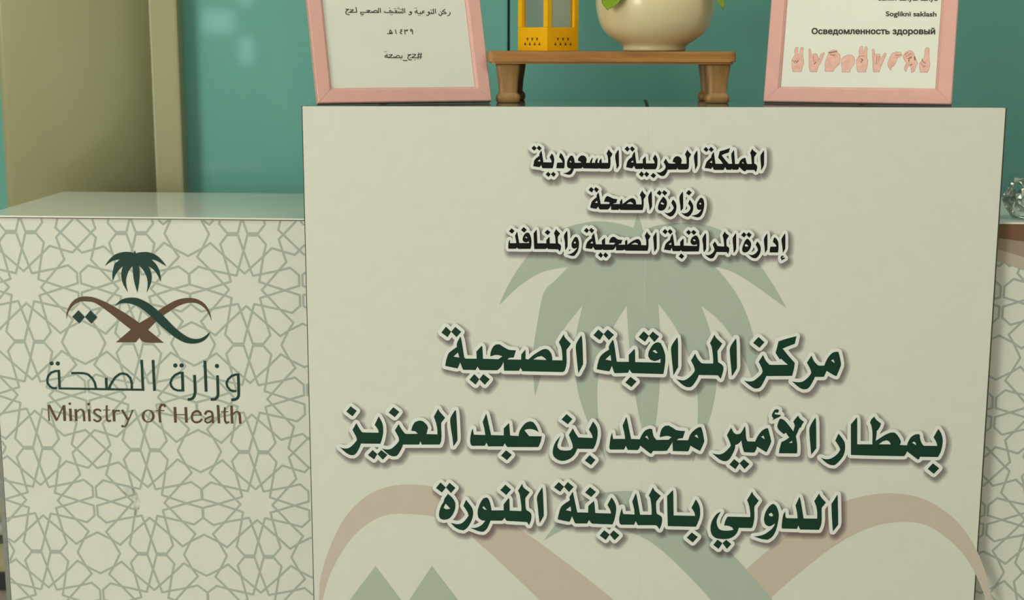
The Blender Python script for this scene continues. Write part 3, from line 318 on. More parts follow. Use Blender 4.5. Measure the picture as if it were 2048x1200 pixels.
"wm_green":["-227,-4485 -14,-4028 373,-3484 794,-3168 1355,-3014 1778,-3031 2096,-3120 2162,-2851 2259,-3164 2553,-3065 3115,-3027 3611,-3161 4044,-3475 4450,-3972 4789,-4519 4279,-4155 3845,-3883 3523,-3793 3891,-4247 4158,-4796 4324,-5489 4383,-6190 4186,-5676 3881,-5073 3585,-4705 3294,-4477 3525,-5120 3613,-5677 3526,-6427 3224,-7329 3293,-6616 3261,-5958 3103,-5399 2877,-4891 2546,-4433 2615,-5308 2584,-6241 2462,-7331 2226,-6336 2088,-5495 1999,-4480 1736,-4940 1565,-5496 1501,-6056 1560,-6715 1685,-7314 1327,-6527 1139,-5870 1110,-5126 1231,-4482 880,-4942 598,-5498 408,-6106 368,-5406 451,-4759 554,-4255 765,-4027 976,-3799 517,-3891 92,-4165|583,-8782 982,-8247 1417,-7957 1926,-7859 2437,-7906 3027,-8194 3625,-8677 4232,-9311 4848,-10050 5553,-10997 6181,-11702 6514,-12000 8535,-12000 8801,-11696 8708,-12000 5435,-12000 5288,-11857 4510,-10999 3661,-9953 2978,-9216 2454,-8777 1863,-8536 1423,-8469 985,-8557|-2454,-9279 -1925,-10037 -2402,-10786 -2998,-10020|-1438,-9276 -867,-10064 -1376,-10814 -1925,-10037",""],
"wm_brown":["-3486,-10319 -3470,-9626 -3310,-9036 -3042,-8451 -2668,-8015 -2227,-7793 -1717,-7743 -1208,-7838 -698,-8058 -41,-8443 695,-8977 1735,-9810 2700,-10703 3624,-9954 4304,-9262 5016,-8625 5728,-8139 6375,-7925 6956,-7895 7475,-8038 8008,-8423 8410,-9006 8674,-9693 8821,-10487 8613,-9891 8275,-9203 7882,-8764 7426,-8473 6911,-8426 6404,-8544 5832,-8866 5193,-9407 4730,-9852 4123,-10549 3465,-11507 3927,-12000 1532,-12000 1984,-11460 1152,-10607 405,-9813 -334,-9077 -773,-8688 -1211,-8398 -1723,-8302 -2308,-8333 -2826,-8693 -3205,-9281 -3401,-9823",""],
"logo_green":["-3716,-3938 -3664,-3858 -3571,-3762 -3473,-3705 -3344,-3677 -3248,-3679 -3177,-3694 -3159,-3646 -3141,-3701 -3073,-3683 -2945,-3675 -2834,-3698 -2741,-3752 -2657,-3838 -2590,-3933 -2699,-3870 -2792,-3824 -2863,-3809 -2787,-3887 -2735,-3982 -2709,-4101 -2706,-4220 -2742,-4133 -2801,-4030 -2862,-3968 -2924,-3929 -2881,-4039 -2870,-4135 -2899,-4262 -2978,-4415 -2954,-4295 -2952,-4183 -2979,-4088 -3023,-4001 -3092,-3923 -3087,-4074 -3106,-4233 -3147,-4417 -3187,-4250 -3207,-4107 -3215,-3932 -3280,-4012 -3324,-4108 -3345,-4204 -3339,-4316 -3318,-4416 -3389,-4285 -3423,-4173 -3422,-4046 -3388,-3934 -3472,-4015 -3541,-4111 -3589,-4215 -3591,-4096 -3566,-3984 -3538,-3896 -3488,-3856 -3438,-3816 -3543,-3833 -3641,-3882|-3576,-4663 -3483,-4574 -3384,-4524 -3271,-4507 -3159,-4513 -3033,-4560 -2908,-4638 -2784,-4741 -2661,-4859 -2523,-5010 -2399,-5121 -2274,-5208 -2164,-5246 -2051,-5245 -1953,-5203 -1838,-5112 -1890,-5210 -1973,-5284 -2070,-5326 -2199,-5339 -2327,-5317 -2469,-5243 -2593,-5148 -2748,-5013 -2917,-4847 -3057,-4728 -3166,-4658 -3292,-4619 -3388,-4609 -3486,-4625|-4246,-4753 -4135,-4876 -4243,-4998 -4369,-4876|-4023,-4750 -3904,-4877 -4020,-5000 -4135,-4876",""],
"logo_brown":["-4477,-4926 -4471,-4813 -4433,-4715 -4371,-4618 -4286,-4545 -4188,-4506 -4074,-4497 -3962,-4511 -3852,-4547 -3710,-4609 -3553,-4695 -3334,-4829 -3135,-4971 -2925,-4847 -2768,-4732 -2603,-4626 -2440,-4544 -2294,-4506 -2166,-4500 -2056,-4522 -1946,-4585 -1870,-4680 -1826,-4791 -1810,-4919 -1843,-4823 -1903,-4712 -1980,-4641 -2074,-4595 -2186,-4588 -2299,-4609 -2429,-4663 -2577,-4754 -2684,-4827 -2825,-4942 -2980,-5097 -2697,-5332 -3052,-5328 -3148,-5245 -3213,-5330 -3585,-5336 -3299,-5094 -3470,-4959 -3624,-4833 -3780,-4714 -3873,-4651 -3967,-4604 -4079,-4590 -4209,-4597 -4325,-4658 -4411,-4755 -4456,-4845",""],
"thin_dots":["-4763,-5747 -4766,-5762 -4775,-5774 -4788,-5783 -4803,-5786 -4818,-5783 -4829,-5775 -4837,-5763 -4839,-5748 -4835,-5733 -4826,-5721 -4813,-5712 -4799,-5709 -4784,-5712 -4772,-5720 -4765,-5732|-4646,-5747 -4650,-5762 -4659,-5775 -4672,-5784 -4687,-5787 -4702,-5784 -4715,-5776 -4722,-5763 -4724,-5748 -4721,-5733 -4711,-5720 -4698,-5711 -4683,-5708 -4668,-5711 -4656,-5719 -4648,-5732|-1701,-5745 -1705,-5760 -1714,-5774 -1727,-5782 -1742,-5786 -1757,-5783 -1770,-5775 -1778,-5762 -1780,-5746 -1777,-5731 -1768,-5718 -1754,-5709 -1739,-5706 -1724,-5709 -1712,-5717 -1704,-5730|-2468,-5748 -2472,-5763 -2481,-5776 -2494,-5785 -2509,-5789 -2524,-5786 -2537,-5777 -2545,-5764 -2547,-5749 -2544,-5734 -2535,-5721 -2521,-5712 -2506,-5709 -2491,-5711 -2479,-5720 -2470,-5733|-2352,-5746 -2356,-5761 -2365,-5774 -2378,-5783 -2393,-5787 -2409,-5784 -2421,-5775 -2429,-5763 -2432,-5747 -2428,-5732 -2419,-5719 -2406,-5710 -2390,-5707 -2375,-5709 -2363,-5718 -2355,-5731",""],
"eng_dots":["-4478,-6499 -4481,-6509 -4487,-6517 -4495,-6523 -4505,-6525 -4514,-6523 -4522,-6518 -4527,-6510 -4528,-6500 -4526,-6490 -4520,-6482 -4512,-6477 -4502,-6474 -4493,-6476 -4485,-6482 -4480,-6490|-4126,-6500 -4128,-6511 -4135,-6520 -4144,-6526 -4154,-6528 -4164,-6526 -4173,-6520 -4178,-6512 -4180,-6501 -4177,-6491 -4171,-6482 -4162,-6476 -4151,-6474 -4141,-6476 -4133,-6481 -4127,-6490|-3512,-6906 -3515,-6915 -3521,-6924 -3529,-6929 -3539,-6931 -3548,-6930 -3556,-6924 -3561,-6916 -3562,-6907 -3560,-6897 -3554,-6889 -3546,-6883 -3536,-6881 -3527,-6883 -3519,-6888 -3514,-6896|-2713,-6513 -2715,-6521 -2720,-6529 -2727,-6534 -2736,-6535 -2744,-6534 -2751,-6529 -2755,-6522 -2757,-6514 -2755,-6505 -2749,-6498 -2742,-6493 -2734,-6491 -2725,-6492 -2718,-6497 -2714,-6504|-1962,-6638 -1965,-6648 -1970,-6656 -1979,-6662 -1988,-6664 -1998,-6662 -2005,-6657 -2011,-6649 -2012,-6639 -2010,-6629 -2004,-6621 -1996,-6615 -1986,-6613 -1977,-6615 -1969,-6620 -1964,-6628|-2930,-6704 -2936,-6736 -2949,-6766 -2970,-6791 -2996,-6812 -3026,-6824 -3058,-6829 -3089,-6826 -3118,-6814 -3143,-6795 -3161,-6770 -3172,-6740 -3175,-6709 -3169,-6677 -3155,-6647 -3135,-6621 -3109,-6601 -3079,-6588 -3047,-6583 -3016,-6587 -2987,-6599 -2962,-6618 -2944,-6643 -2933,-6672","-2980,-6705 -2984,-6731 -2992,-6756 -3005,-6778 -3020,-6794 -3038,-6805 -3057,-6809 -3076,-6806 -3093,-6796 -3107,-6780 -3117,-6759 -3123,-6734 -3125,-6708 -3121,-6681 -3113,-6656 -3100,-6635 -3085,-6618 -3067,-6608 -3048,-6604 -3029,-6607 -3012,-6617 -2998,-6633 -2988,-6654 -2982,-6678"],
"sa1_dots":["2430,1676 2425,1668 2415,1668 2411,1676 2417,1684 2426,1684|2252,1704 2246,1696 2237,1696 2233,1704 2239,1712 2248,1712|2282,1705 2276,1697 2267,1697 2263,1705 2269,1713 2278,1713|2011,1604 2006,1596 1997,1595 1993,1603 1998,1612 2008,1612|2042,1602 2036,1594 2027,1594 2023,1602 2029,1610 2038,1610|1954,1736 1949,1728 1939,1728 1935,1736 1941,1744 1950,1744|1983,1738 1977,1730 1968,1730 1964,1738 1970,1746 1979,1746|1685,1711 1680,1703 1670,1703 1667,1711 1672,1719 1681,1719|1709,1711 1703,1703 1694,1703 1690,1711 1696,1719 1705,1719|1638,1723 1632,1715 1623,1715 1619,1723 1625,1731 1634,1731|1663,1724 1657,1716 1648,1715 1644,1723 1650,1732 1659,1732|1653,1745 1648,1737 1638,1737 1635,1745 1640,1753 1649,1753|1575,1720 1570,1712 1561,1712 1557,1720 1562,1728 1572,1728|1599,1721 1594,1713 1585,1713 1581,1721 1586,1729 1596,1729|1498,1609 1493,1601 1484,1601 1480,1609 1485,1617 1495,1617|1524,1610 1519,1602 1510,1601 1506,1609 1511,1617 1521,1618|1487,1730 1481,1722 1472,1722 1468,1730 1474,1738 1483,1738|954,1587 948,1579 939,1579 935,1586 941,1594 950,1594|983,1587 978,1579 969,1579 965,1587 971,1595 980,1595|718,1633 713,1625 704,1625 700,1633 705,1641 714,1641",""],
"sa3_dots":["1770,817 1764,809 1755,809 1751,817 1757,825 1766,825|1853,780 1847,772 1838,772 1834,780 1840,788 1849,788|1594,791 1588,784 1579,784 1575,791 1581,799 1590,799|1313,931 1308,923 1298,923 1295,931 1300,939 1309,939|1340,933 1335,925 1325,925 1322,933 1327,941 1336,941",""],
"hands":["487,568 462,632 450,713 447,788 482,849 497,869 483,944 493,1008 521,1022 545,1008 535,971 542,924 562,877 576,897 578,958 591,1009 613,1022 630,1005 633,924 633,843 656,789 662,715 641,647 634,570|790,568 764,648 752,770 749,857 733,979 749,991 769,972 779,891 811,888 862,908 890,885 910,824 938,845 957,892 997,926 1017,909 995,852 970,757 919,656 906,569|1051,577 1041,718 1056,812 1083,892 1086,933 1155,970 1219,970 1248,920 1290,880 1301,813 1295,719 1241,659 1199,618 1196,578|1350,569 1346,626 1326,733 1327,807 1368,854 1430,881 1488,881 1535,848 1555,781 1551,714 1516,661 1484,620 1488,570|1622,572 1599,657 1586,792 1628,871 1618,964 1630,1028 1660,1046 1681,1031 1676,964 1690,900 1703,964 1718,1028 1745,1035 1758,1000 1754,900 1758,843 1780,779 1782,694 1767,623 1760,573|1895,575 1880,652 1865,808 1847,979 1863,991 1881,972 1891,879 1930,897 1977,898 2006,816 2027,852 2063,919 2090,912 2086,873 2046,767 2013,668 1992,576|2185,605 2139,683 2129,739 2161,852 2197,916 2262,941 2336,931 2360,875 2328,853 2279,832 2268,754 2238,698 2195,655|2445,587 2420,621 2420,671 2449,734 2404,804 2381,861 2416,931 2473,967 2527,956 2571,890 2595,827 2638,729 2611,686 2591,595 2546,566 2527,657 2511,700 2467,657 2458,594|2691,575 2676,659 2667,736 2704,785 2708,820 2740,827 2749,996 2774,1024 2814,1003 2828,800 2845,730 2838,646 2816,576",""],
"txt":{"Soglikni saklash":[[0.20414,0.15624],[0.28989,0.15518],[0.20338,0.16737]],
"Осведомленность здоровый":[[0.07692,0.12345],[0.28969,0.12315],[0.07588,0.1375]],
"Sanlin tanyai tanya":[[0.18898,0.18481],[0.28999,0.18368],[0.1882,0.19616]]}}
S = {"thin":"48:-4674,-5865 -4676,-6234|42:-4653,-5887 -4739,-5890 -4818,-5920 -4874,-5979 -4902,-6057 -4894,-6124 -4857,-6181 -4806,-6211 -4724,-6212|40:-4700,-6215 -3099,-6213|43:-4445,-5922 -4292,-5919 -4206,-5922 -4131,-5945 -4058,-6013 -4015,-6099 -3999,-6200|51:-3800,-5999 -3801,-6206|44:-3753,-6200 -3731,-6142 -3690,-6074 -3628,-5987 -3549,-5928 -3482,-5912 -3407,-5935 -3353,-5996 -3328,-6087 -3332,-6198|49:-3125,-5653 -3125,-6213|52:-2915,-5653 -2912,-6230|52:-2384,-5864 -2387,-6230|43:-2358,-5884 -2432,-5885 -2513,-5922 -2575,-5983 -2608,-6064 -2601,-6134 -2554,-6188 -2485,-6214 -2361,-6212|52:-2161,-5918 -2160,-6056 -2161,-6236 -2176,-6307 -2213,-6358 -2263,-6377 -2305,-6378|53:-1960,-5651 -1958,-6228|51:-1738,-5918 -1739,-6149 -1739,-6269 -1756,-6330 -1797,-6368 -1880,-6373|51:-1357,-5880 -1354,-6082 -1360,-6292 -1390,-6343 -1430,-6366 -1501,-6370|42:-1335,-5897 -1395,-5898 -1474,-5924 -1546,-5990 -1576,-6056 -1565,-6126 -1513,-6190 -1464,-6206 -1400,-6207",
"eng":"25:-4910,-6531 -4909,-6832|46:-4895,-6531 -4766,-6823|25:-4766,-6825 -4620,-6529|50:-4613,-6529 -4616,-6829|48:-4501,-6592 -4502,-6829|48:-4399,-6599 -4400,-6827|27:-4388,-6662 -4344,-6618 -4300,-6600 -4265,-6621|44:-4276,-6610 -4257,-6650 -4250,-6708 -4250,-6828|46:-4151,-6596 -4151,-6826|36:-3926,-6634 -3955,-6604 -4003,-6597 -4050,-6619 -4056,-6664 -4008,-6704 -3948,-6739 -3937,-6780 -3976,-6819 -4024,-6824 -4077,-6787|36:-3815,-6516 -3822,-6623 -3827,-6758 -3817,-6802 -3794,-6818 -3747,-6802|17:-3888,-6607 -3754,-6605|48:-3694,-6596 -3688,-6820|33:-3678,-6654 -3640,-6614 -3573,-6618|44:-3534,-6598 -3424,-6794|27:-3331,-6594 -3418,-6780 -3461,-6877 -3497,-6915 -3549,-6903|44:-2715,-6518 -2746,-6490 -2795,-6489 -2825,-6535 -2837,-6616 -2834,-6824|20:-2905,-6600 -2745,-6597|50:-2548,-6525 -2548,-6821|50:-2347,-6524 -2345,-6817|18:-2534,-6669 -2354,-6666|18:-2225,-6672 -2054,-6670|38:-2074,-6678 -2079,-6632 -2118,-6595 -2168,-6596 -2219,-6635 -2242,-6696 -2234,-6767 -2191,-6804 -2141,-6807 -2095,-6789 -2049,-6738|40:-1990,-6641 -1964,-6602 -1914,-6591 -1870,-6608 -1855,-6658 -1853,-6817|32:-1868,-6684 -1938,-6712 -1991,-6742 -1999,-6782 -1962,-6812 -1912,-6801 -1865,-6755|48:-1749,-6475 -1743,-6818|38:-1621,-6513 -1632,-6634 -1630,-6765 -1609,-6807 -1551,-6789|18:-1696,-6600 -1562,-6597|48:-1500,-6480 -1499,-6818|28:-1481,-6641 -1428,-6598 -1383,-6591 -1357,-6624|46:-1367,-6604 -1353,-6664 -1348,-6818",
"sa1":"17:2598,1672 2604,1639 2584,1612 2543,1600|17:2519,1723 2462,1685 2522,1660 2528,1642 2448,1639|17:2446,1670 2444,1627 2419,1601 2394,1608 2386,1637|17:2331,1729 2326,1640|17:2295,1729 2289,1639 2226,1639|17:2252,1674 2251,1641|17:2203,1673 2217,1657 2212,1630 2184,1605 2147,1605|17:2203,1673 2187,1660 2199,1645 2217,1652|17:2121,1683 2097,1685 2081,1666 2101,1650 2120,1656|17:2080,1661 2071,1634 1990,1638|17:2045,1672 2041,1639|16:1977,1709 1984,1638|16:1980,1682 1950,1676 1942,1654 1983,1649|16:1862,1672 1879,1659 1871,1628 1844,1610 1815,1615|16:1862,1672 1847,1661 1856,1646 1876,1652|16:1754,1731 1751,1642|16:1722,1731 1718,1644 1382,1648 1374,1675|16:1683,1678 1679,1646|16:1645,1678 1641,1645|16:1598,1647 1609,1672 1592,1690 1574,1672 1583,1656|16:1531,1677 1528,1650|16:1496,1649 1504,1676 1487,1692 1468,1676 1477,1660|16:1304,1733 1303,1644|16:1272,1733 1269,1647 1013,1647|16:1248,1650 1243,1679 1209,1686 1157,1649|16:1143,1672 1143,1649|16:1048,1682 1115,1683 1089,1665 1034,1647|16:1013,1647 940,1649 935,1622 961,1608 999,1619|16:865,1742 870,1648 726,1644|16:750,1689 813,1692 790,1668 736,1644|16:671,1703 732,1700 689,1674 667,1640 685,1605 737,1598",
"sa2":"16:1540,1339 1551,1254|16:1669,1337 1633,1326 1658,1305 1623,1286 1631,1262 1660,1259|16:1710,1340 1713,1248|16:1710,1334 1721,1313 1740,1316 1745,1338|16:1744,1327 1760,1313 1770,1340|16:1857,1328 1833,1344 1817,1322 1832,1306 1856,1317|16:1856,1333 1850,1249|16:1379,1257 1483,1261|16:1437,1264 1426,1293 1450,1329 1476,1277 1476,1258|16:1433,1277 1463,1277",
"sa3":"16:1929,912 1899,793|16:1973,912 1943,793|16:1897,874 1982,879|16:1887,828 1977,834|16:1798,882 1868,879 1838,849 1785,820|16:1889,820 1777,820|16:1713,874 1780,877 1730,853 1711,815 1735,780 1784,780|16:1614,769 1701,769|16:1609,863 1606,818 1338,821|16:1571,820 1561,853 1533,863 1474,821|16:1461,847 1460,821|16:1369,874 1434,874 1405,847 1353,821|16:1337,890 1342,821|16:1339,864 1303,856 1296,832 1335,826",
"crease":"14:495,768 542,741 565,782|8:454,781 518,714|14:845,703 880,750|7:820,864 835,743|9:912,797 947,801|19:1088,913 1164,930 1233,947|12:1116,879 1207,873|15:1659,807 1694,793 1664,736|7:1617,835 1655,864 1710,864|8:1932,865 1943,710|7:1972,866 1974,752|8:2253,874 2352,889|21:2470,812 2528,847|20:2480,770 2491,798|17:2511,700 2549,721|20:2573,855 2591,791|8:2406,882 2468,939|8:2428,847 2516,918|12:2709,806 2718,771 2773,736|8:2694,736 2744,666 2768,701"}


# ------------------------------------------------------------------ the room
struct(box('floor', (-5.2, -9.2, -.05), (5.2, 1.2, 0), None, M['floor']))
struct(box('ceiling', (-5.2, -9.2, 3.3), (5.2, 1.2, 3.36), None, M['ceil']))
struct(box('wall_left', (-5.26, -9.2, 0), (-5.2, 1.2, 3.3), None, M['wallpaint']))
struct(box('wall_right', (5.2, -9.2, 0), (5.26, 1.2, 3.3), None, M['wallpaint']))
struct(box('wall_front', (-5.2, -9.26, 0), (5.2, -9.2, 3.3), None, M['wallpaint']))
# teal glass cladding behind the counters, in sheets with dark joints
WY = .70
xs = [-5.2, -2.4087, -.0087, 2.3913, 5.2]
wb = struct(box('wall_back', (-5.2, WY + .012, 0), (5.2, WY + .08, 3.3), None, M['joint']))
for x0, x1 in zip(xs[:-1], xs[1:]):
    box('glass_panel', (x0 + .0028, WY, .02), (x1 - .0028, WY + .012, 3.28), wb, M['teal'], bevel=.0012)
# beige clad pilaster with a flat trim strip on its right edge
pil = []
for k in range(41):
    t = math.sin(math.pi / 2 * k / 40) * .985
    pil.append((-1.060 + t * .290, .53 + .058 * t ** 1.6 + .078 * (1 - math.sqrt(1 - t * t))))
foot = pil + [(pil[-1][0], WY - .001), (-1.060, WY - .001)]
p_ = prism('trim_1', foot, 0, 3.29, None, M['beige']); struct(p_)
for f in p_.data.polygons: f.use_smooth = abs(f.normal.z) < .5 and f.normal.y < -.1
struct(box('trim_2', (pil[-1][0] - .0035, .648, 0), (-.7165, WY - .001, 3.29), None, M['beige_trim'], bevel=.005))
struct(box('trim_3', (-2.3, .575, 0), (-1.0615, WY - .001, .62), None, M['beige'], bevel=.003))
struct(box('baseboard_left', (-2.3, .563, 0), (-1.0615, .5745, .04), None, M['skirt']))
rail = thing('wall_rail', 'polished metal rail low on the wall at the left edge, left of the patterned counter', 'rail', (-1.3, .5, .14))
tube('rail_bar', [(-2.2, .50, .168), (-1.0, .50, .168)], .0145, rail, M['chrome'])
box('rail_shade', (-2.2, .53, .122), (-1.065, .5745, .143), rail, mat('rail_shade', (66, 66, 48), .5))  # dark strip put in for the shade under the bar
for x in (-1.9, -1.5, -1.15): tube('rail_bracket', [(x, .50, .168), (x, .5745, .16)], .007, rail, M['chrome'])
rebase(rail)
# glazing of the concourse far behind the viewer (mirrored softly in the teal sheets)
def window(i, x0, x1, z0, z1, y=-9.2):
    f = struct(box('window_%d' % i, (x0 - .06, y + .001, z0 - .06), (x1 + .06, y + .05, z1 + .06), None, M['metal']))
    box('pane', (x0, y + .051, z0), (x1, y + .056, z1), f, M['sky_pane'])
window(1, -2.80, -2.52, 1.30, 1.50)
window(2, -2.48, -2.36, 1.02, 1.26)
window(3, -2.47, -2.36, 1.54, 1.75)
struct(box('figure_standin', (-2.21, -9.199, .12), (-2.0, -9.1, 1.34), None, mat('pale_standin', (225, 235, 228), .6)))  # unseen slab added so the teal glass mirrors a pale standing figure
# left glazing
lw = struct(box('window_4', (-5.199, -6.7, .06), (-5.15, -3.7, 3.15), None, M['metal']))
box('pane', (-5.149, -6.64, .12), (-5.14, -3.76, 3.09), lw, emit('left_daylight', (1, .99, .84), 1.2))

# unseen ceiling lights; the pair nearest the wall added to brighten the teal
lamp0 = None
for (x, y) in ((-2.6, -1.6), (-2.6, -4.2), (.3, -.85), (0, -4.4), (1.8, -.85), (2.6, -4.4)):
    if lamp0 is None:
        lamp0 = thing('ceiling_light', 'rectangular white ceiling light with lit diffuser over the hall', 'ceiling light', (x, y, 3.3), 'ceiling lights over the hall')
        bm = bmesh.new()
        for a, b in (((-.62, -.32, -.05), (.62, -.29, 0)), ((-.62, .29, -.05), (.62, .32, 0)), ((-.62, -.29, -.05), (-.59, .29, 0)), ((.59, -.29, -.05), (.62, .29, 0))):
            bm_box(bm, a, b)
        from_bm('housing', bm, lamp0, M['metal'])
        box('diffuser', (-.59, -.29, -.03), (.59, .29, -.01), lamp0, M['tube'])
    else:
        l = lamp0.copy(); COL.objects.link(l); l.location = (x, y, 3.3)
        for ch in lamp0.children:
            c = ch.copy(); COL.objects.link(c); c.parent = l

# ------------------------------------------------------------------ main counter
TOPZ = ZC - .1048
PM = Plane((0, 0, ZC), (1, 0, 0), (0, 0, 1))
X0, X1 = -.3588, .8412
mc = thing('health_counter', 'pale front counter printed with six lines of Arabic lettering over a faded palm emblem', 'counter', (.24, .17, 0))
fp = box('front_panel', (X0 + .0015, 0, .004), (X1 - .0025, .016, TOPZ - .0005), mc, M['board'])
box('edge_band', (X0, .0004, .004), (X0 + .0015, .0163, TOPZ), mc, M['edge_dark'])
box('edge_band', (X1 - .0025, .0004, .004), (X1, .0163, TOPZ), mc, M['edge_dark'])
bm = bmesh.new(); bm_box(bm, (X0 + .003, .0165, 0), (X1 - .004, .335, TOPZ - .018)); from_bm('cabinet_body', bm, mc, M['carcass'])
GX = .2315
GB = GX + .026                                    # the joint runs slightly askew to the back
prism('top_board', [(X0 + .001, .0165), (GX - .0030, .0165), (GB - .0030, .342), (X0 + .001, .342)], TOPZ - .0175, TOPZ, mc, M['dark_top'], bevel=.0008)
prism('top_board', [(GX + .0030, .0165), (X1 - .001, .0165), (X1 - .001, .342), (GB + .0030, .342)], TOPZ - .0175, TOPZ, mc, M['dark_top'], bevel=.0008)
prism('joint_strip', [(GX - .0028, .0168), (GX + .0028, .0168), (GB + .0028, .34), (GB - .0028, .34)], TOPZ - .0178, TOPZ - .0008, mc, M['skirt'])
rebase(mc)
prints('faded_emblem', PM, [(smooth(decP(T['wm_brown'][0])), [], .0002, M['wm_brown']), (smooth(decP(T['wm_green'][0])), [], .0004, M['wm_green'])], fp)
for key, face in (('kingdom', 'black'), ('ministry', 'black'), ('administration', 'black'), ('centre', 'green'), ('airport', 'green'), ('international', 'green')):
    pos, neg = decP(T[key][0]), decP(T[key][1])
    HR = 50 if face == 'black' else 62
    L = []
    for i, g in enumerate((HR + 70, HR + 48, HR + 28, HR + 9, HR - 10)):
        L.append((grow(shift(pos, 44, -58), g), [], .0006 + .00012 * i, M['soft']))
    L.append((grow(pos, HR), [], .0014, M['halo']))
    L.append((smooth(pos, ang=33), neg, .0016, M[face]))
    o = prints('lettering_line', PM, L, fp)
    o['label'] = {'black': 'black Arabic lettering line with white outline', 'green': 'dark green Arabic lettering line with white outline'}[face]
prints('board_seam', PM, [([[(2300, -1060), (2318, -1060), (2312, -12000), (2302, -12000)]], [], .0005, M['seam'])], fp)

# ------------------------------------------------------------------ patterned side counters
def star_lines(ex, ey, col, row):
    """one twelve-point rosette of the lattice plus its right and lower cell centre, in lattice units"""
    out = []
    pol = lambda r, d: (r * math.cos(math.radians(d)), r * math.sin(math.radians(d)))
    e_r = .485 if col % 2 == 0 else .497
    e_l = .485 if col % 2 == 1 else .497
    e_d, e_u = .491, .491
    cell = lambda c, r: 'sq' if (c % 2 == 0 and r % 2 == 1) else 'round'
    tip = [pol(.147, 30 * k) for k in range(12)]
    side = [pol(.352, 30 * k) for k in range(12)]
    corner = {}                                  # petal index p at 15+30p : (near end, mid, far end)
    for p in range(12):
        c = 15 + 30 * p
        q = p // 3; within = p % 3
        if within == 1:                          # diagonal petal
            cc = (col if q in (0, 3) else col - 1, row if q in (0, 1) else row - 1)
            if cell(*cc) == 'round':
                corner[p] = (pol(.510, c - 10), pol(.5205, c), pol(.510, c + 10))
            else:
                corner[p] = (pol(.457, c - 11), pol(.495, c), pol(.457, c + 11))
        else:
            ax = 90 * q if within == 0 else 90 * (q + 1)
            e = {0: e_r, 90: e_d, 180: e_l, 270: e_u}[ax % 360]
            def onax(al, sgn):                    # point at distance e along the axis and sideways s
                x, y = e, al * sgn
                t = math.radians(ax); return (x * math.cos(t) - y * math.sin(t), x * math.sin(t) + y * math.cos(t))
            if within == 0: corner[p] = (onax(.042, 1), onax(.138, 1), pol(.458, c + 11.5))
            else: corner[p] = (pol(.458, c - 11.5), onax(.138, -1), onax(.042, -1))
    for k in range(12):
        # from inner tip k outwards on both sides, round the petals
        out.append([tip[k], side[(k + 1) % 12], corner[(k + 1) % 12][0]])
        out.append([tip[k], side[k - 1], corner[(k - 2) % 12][2]])
    for p in range(12): out.append(list(corner[p]))
    # centre of the cell right/below
    cx, cy = .5, .5
    if cell(col, row) == 'round':
        pts = [(.2, 0), (.126, .126), (0, .2), (-.126, .126), (-.2, 0), (-.126, -.126), (0, -.2), (.126, -.126), (.2, 0)]
        # diagonal corners meet the petal tips
        g = .5 - .5205 * math.cos(math.radians(45))
        pts = [(x if abs(abs(x) - .126) > .001 else math.copysign(g, x), y if abs(abs(y) - .126) > .001 else math.copysign(g, y)) for x, y in pts]
        out.append([(cx + x, cy + y) for x, y in pts])
    else:
        r, ex_, d = .138, .052, .15
        for sx, sy in ((1, 1), (1, -1), (-1, 1), (-1, -1)):
            out.append([(cx + sx * (r + .042), cy - sy * .042), (cx - sx * .042, cy + sy * (r + .042))])
            out.append([(cx + sx * .042, cy + sy * (r + .042)), (cx + sx * d, cy + sy * d), (cx + sx * (r + .042), cy + sy * .042)])
    return out
def clip_seg(a, b, x0, x1, y0, y1):
    t0, t1 = 0.0, 1.0
    dx, dy = b[0] - a[0], b[1] - a[1]
    for p, q in ((-dx, a[0] - x0), (dx, x1 - a[0]), (-dy, a[1] - y0), (dy, y1 - a[1])):
        if p == 0:
            if q < 0: return None
        else:
            t = q / p
            if p < 0:
                if t > t1: return None
                t0 = max(t0, t)
            else:
                if t < t0: return None
                t1 = min(t1, t)
    return (a[0] + dx * t0, a[1] + dy * t0), (a[0] + dx * t1, a[1] + dy * t1)
def pattern(name, plane, org, ex, ey, cols, rows, rect, parent, wd=41):
    caps = []
    for c in cols:
        for r in rows:
            for path in star_lines(ex, ey, c, r):
                P = [((org[0] + ex[0] * (c + x) + ey[0] * (r + y)) * 1e4, (org[1] + ex[1] * (c + x) + ey[1] * (r + y)) * 1e4) for x, y in path]
                for i in range(len(P) - 1):
                    s = clip_seg(P[i], P[i + 1], rect[0] + wd / 2, rect[1] - wd / 2, rect[2] + wd / 2, rect[3] - wd / 2)
                    if not s or math.dist(*s) < 3: continue
                    caps.append(capsule(s[0], s[1], wd / 2, 4))
    return prints(name, plane, [(caps, [], .0002, M['line'])], parent)

SZ = ZC - .3044                                   # side counter height
aL = math.radians(3.5)
PLf = Plane((-.36, .06, ZC), (math.cos(aL), -math.sin(aL), 0), (0, 0, 1))
lc = thing('patterned_counter', 'patterned counter left of the main one, with green palm and swords emblem', 'counter', (-.64, .28, 0))
sL, sR = -.584, -.0075
def lw_(s, d): p = PLf.at(s, 0, -d); return (p.x, p.y)
fpl = prism('front_panel', [lw_(sL, 0), lw_(sR, 0), lw_(sR, .014), lw_(sL, .014)], .004, SZ - .0042, lc, M['board'])
prism('edge_profile', [lw_(sL - .0085, -.0012), lw_(sL - .0003, -.0012), lw_(sL - .0003, .02), lw_(sL - .0085, .02)], .002, SZ - .005, lc, M['edge_grey'])
prism('cabinet_body', [lw_(sL - .004, .0205), lw_(sR - .002, .0145), (-.37, .46), (-.925, .47)], 0, SZ - .0043, lc, M['carcass'])
tb = [lw_(sL - .009, -.002), lw_(sR, -.002), (-.367, .475), (-.934, .508)]
prism('counter_top', tb, SZ - .0028, SZ, lc, M['top'], bevel=.0006)
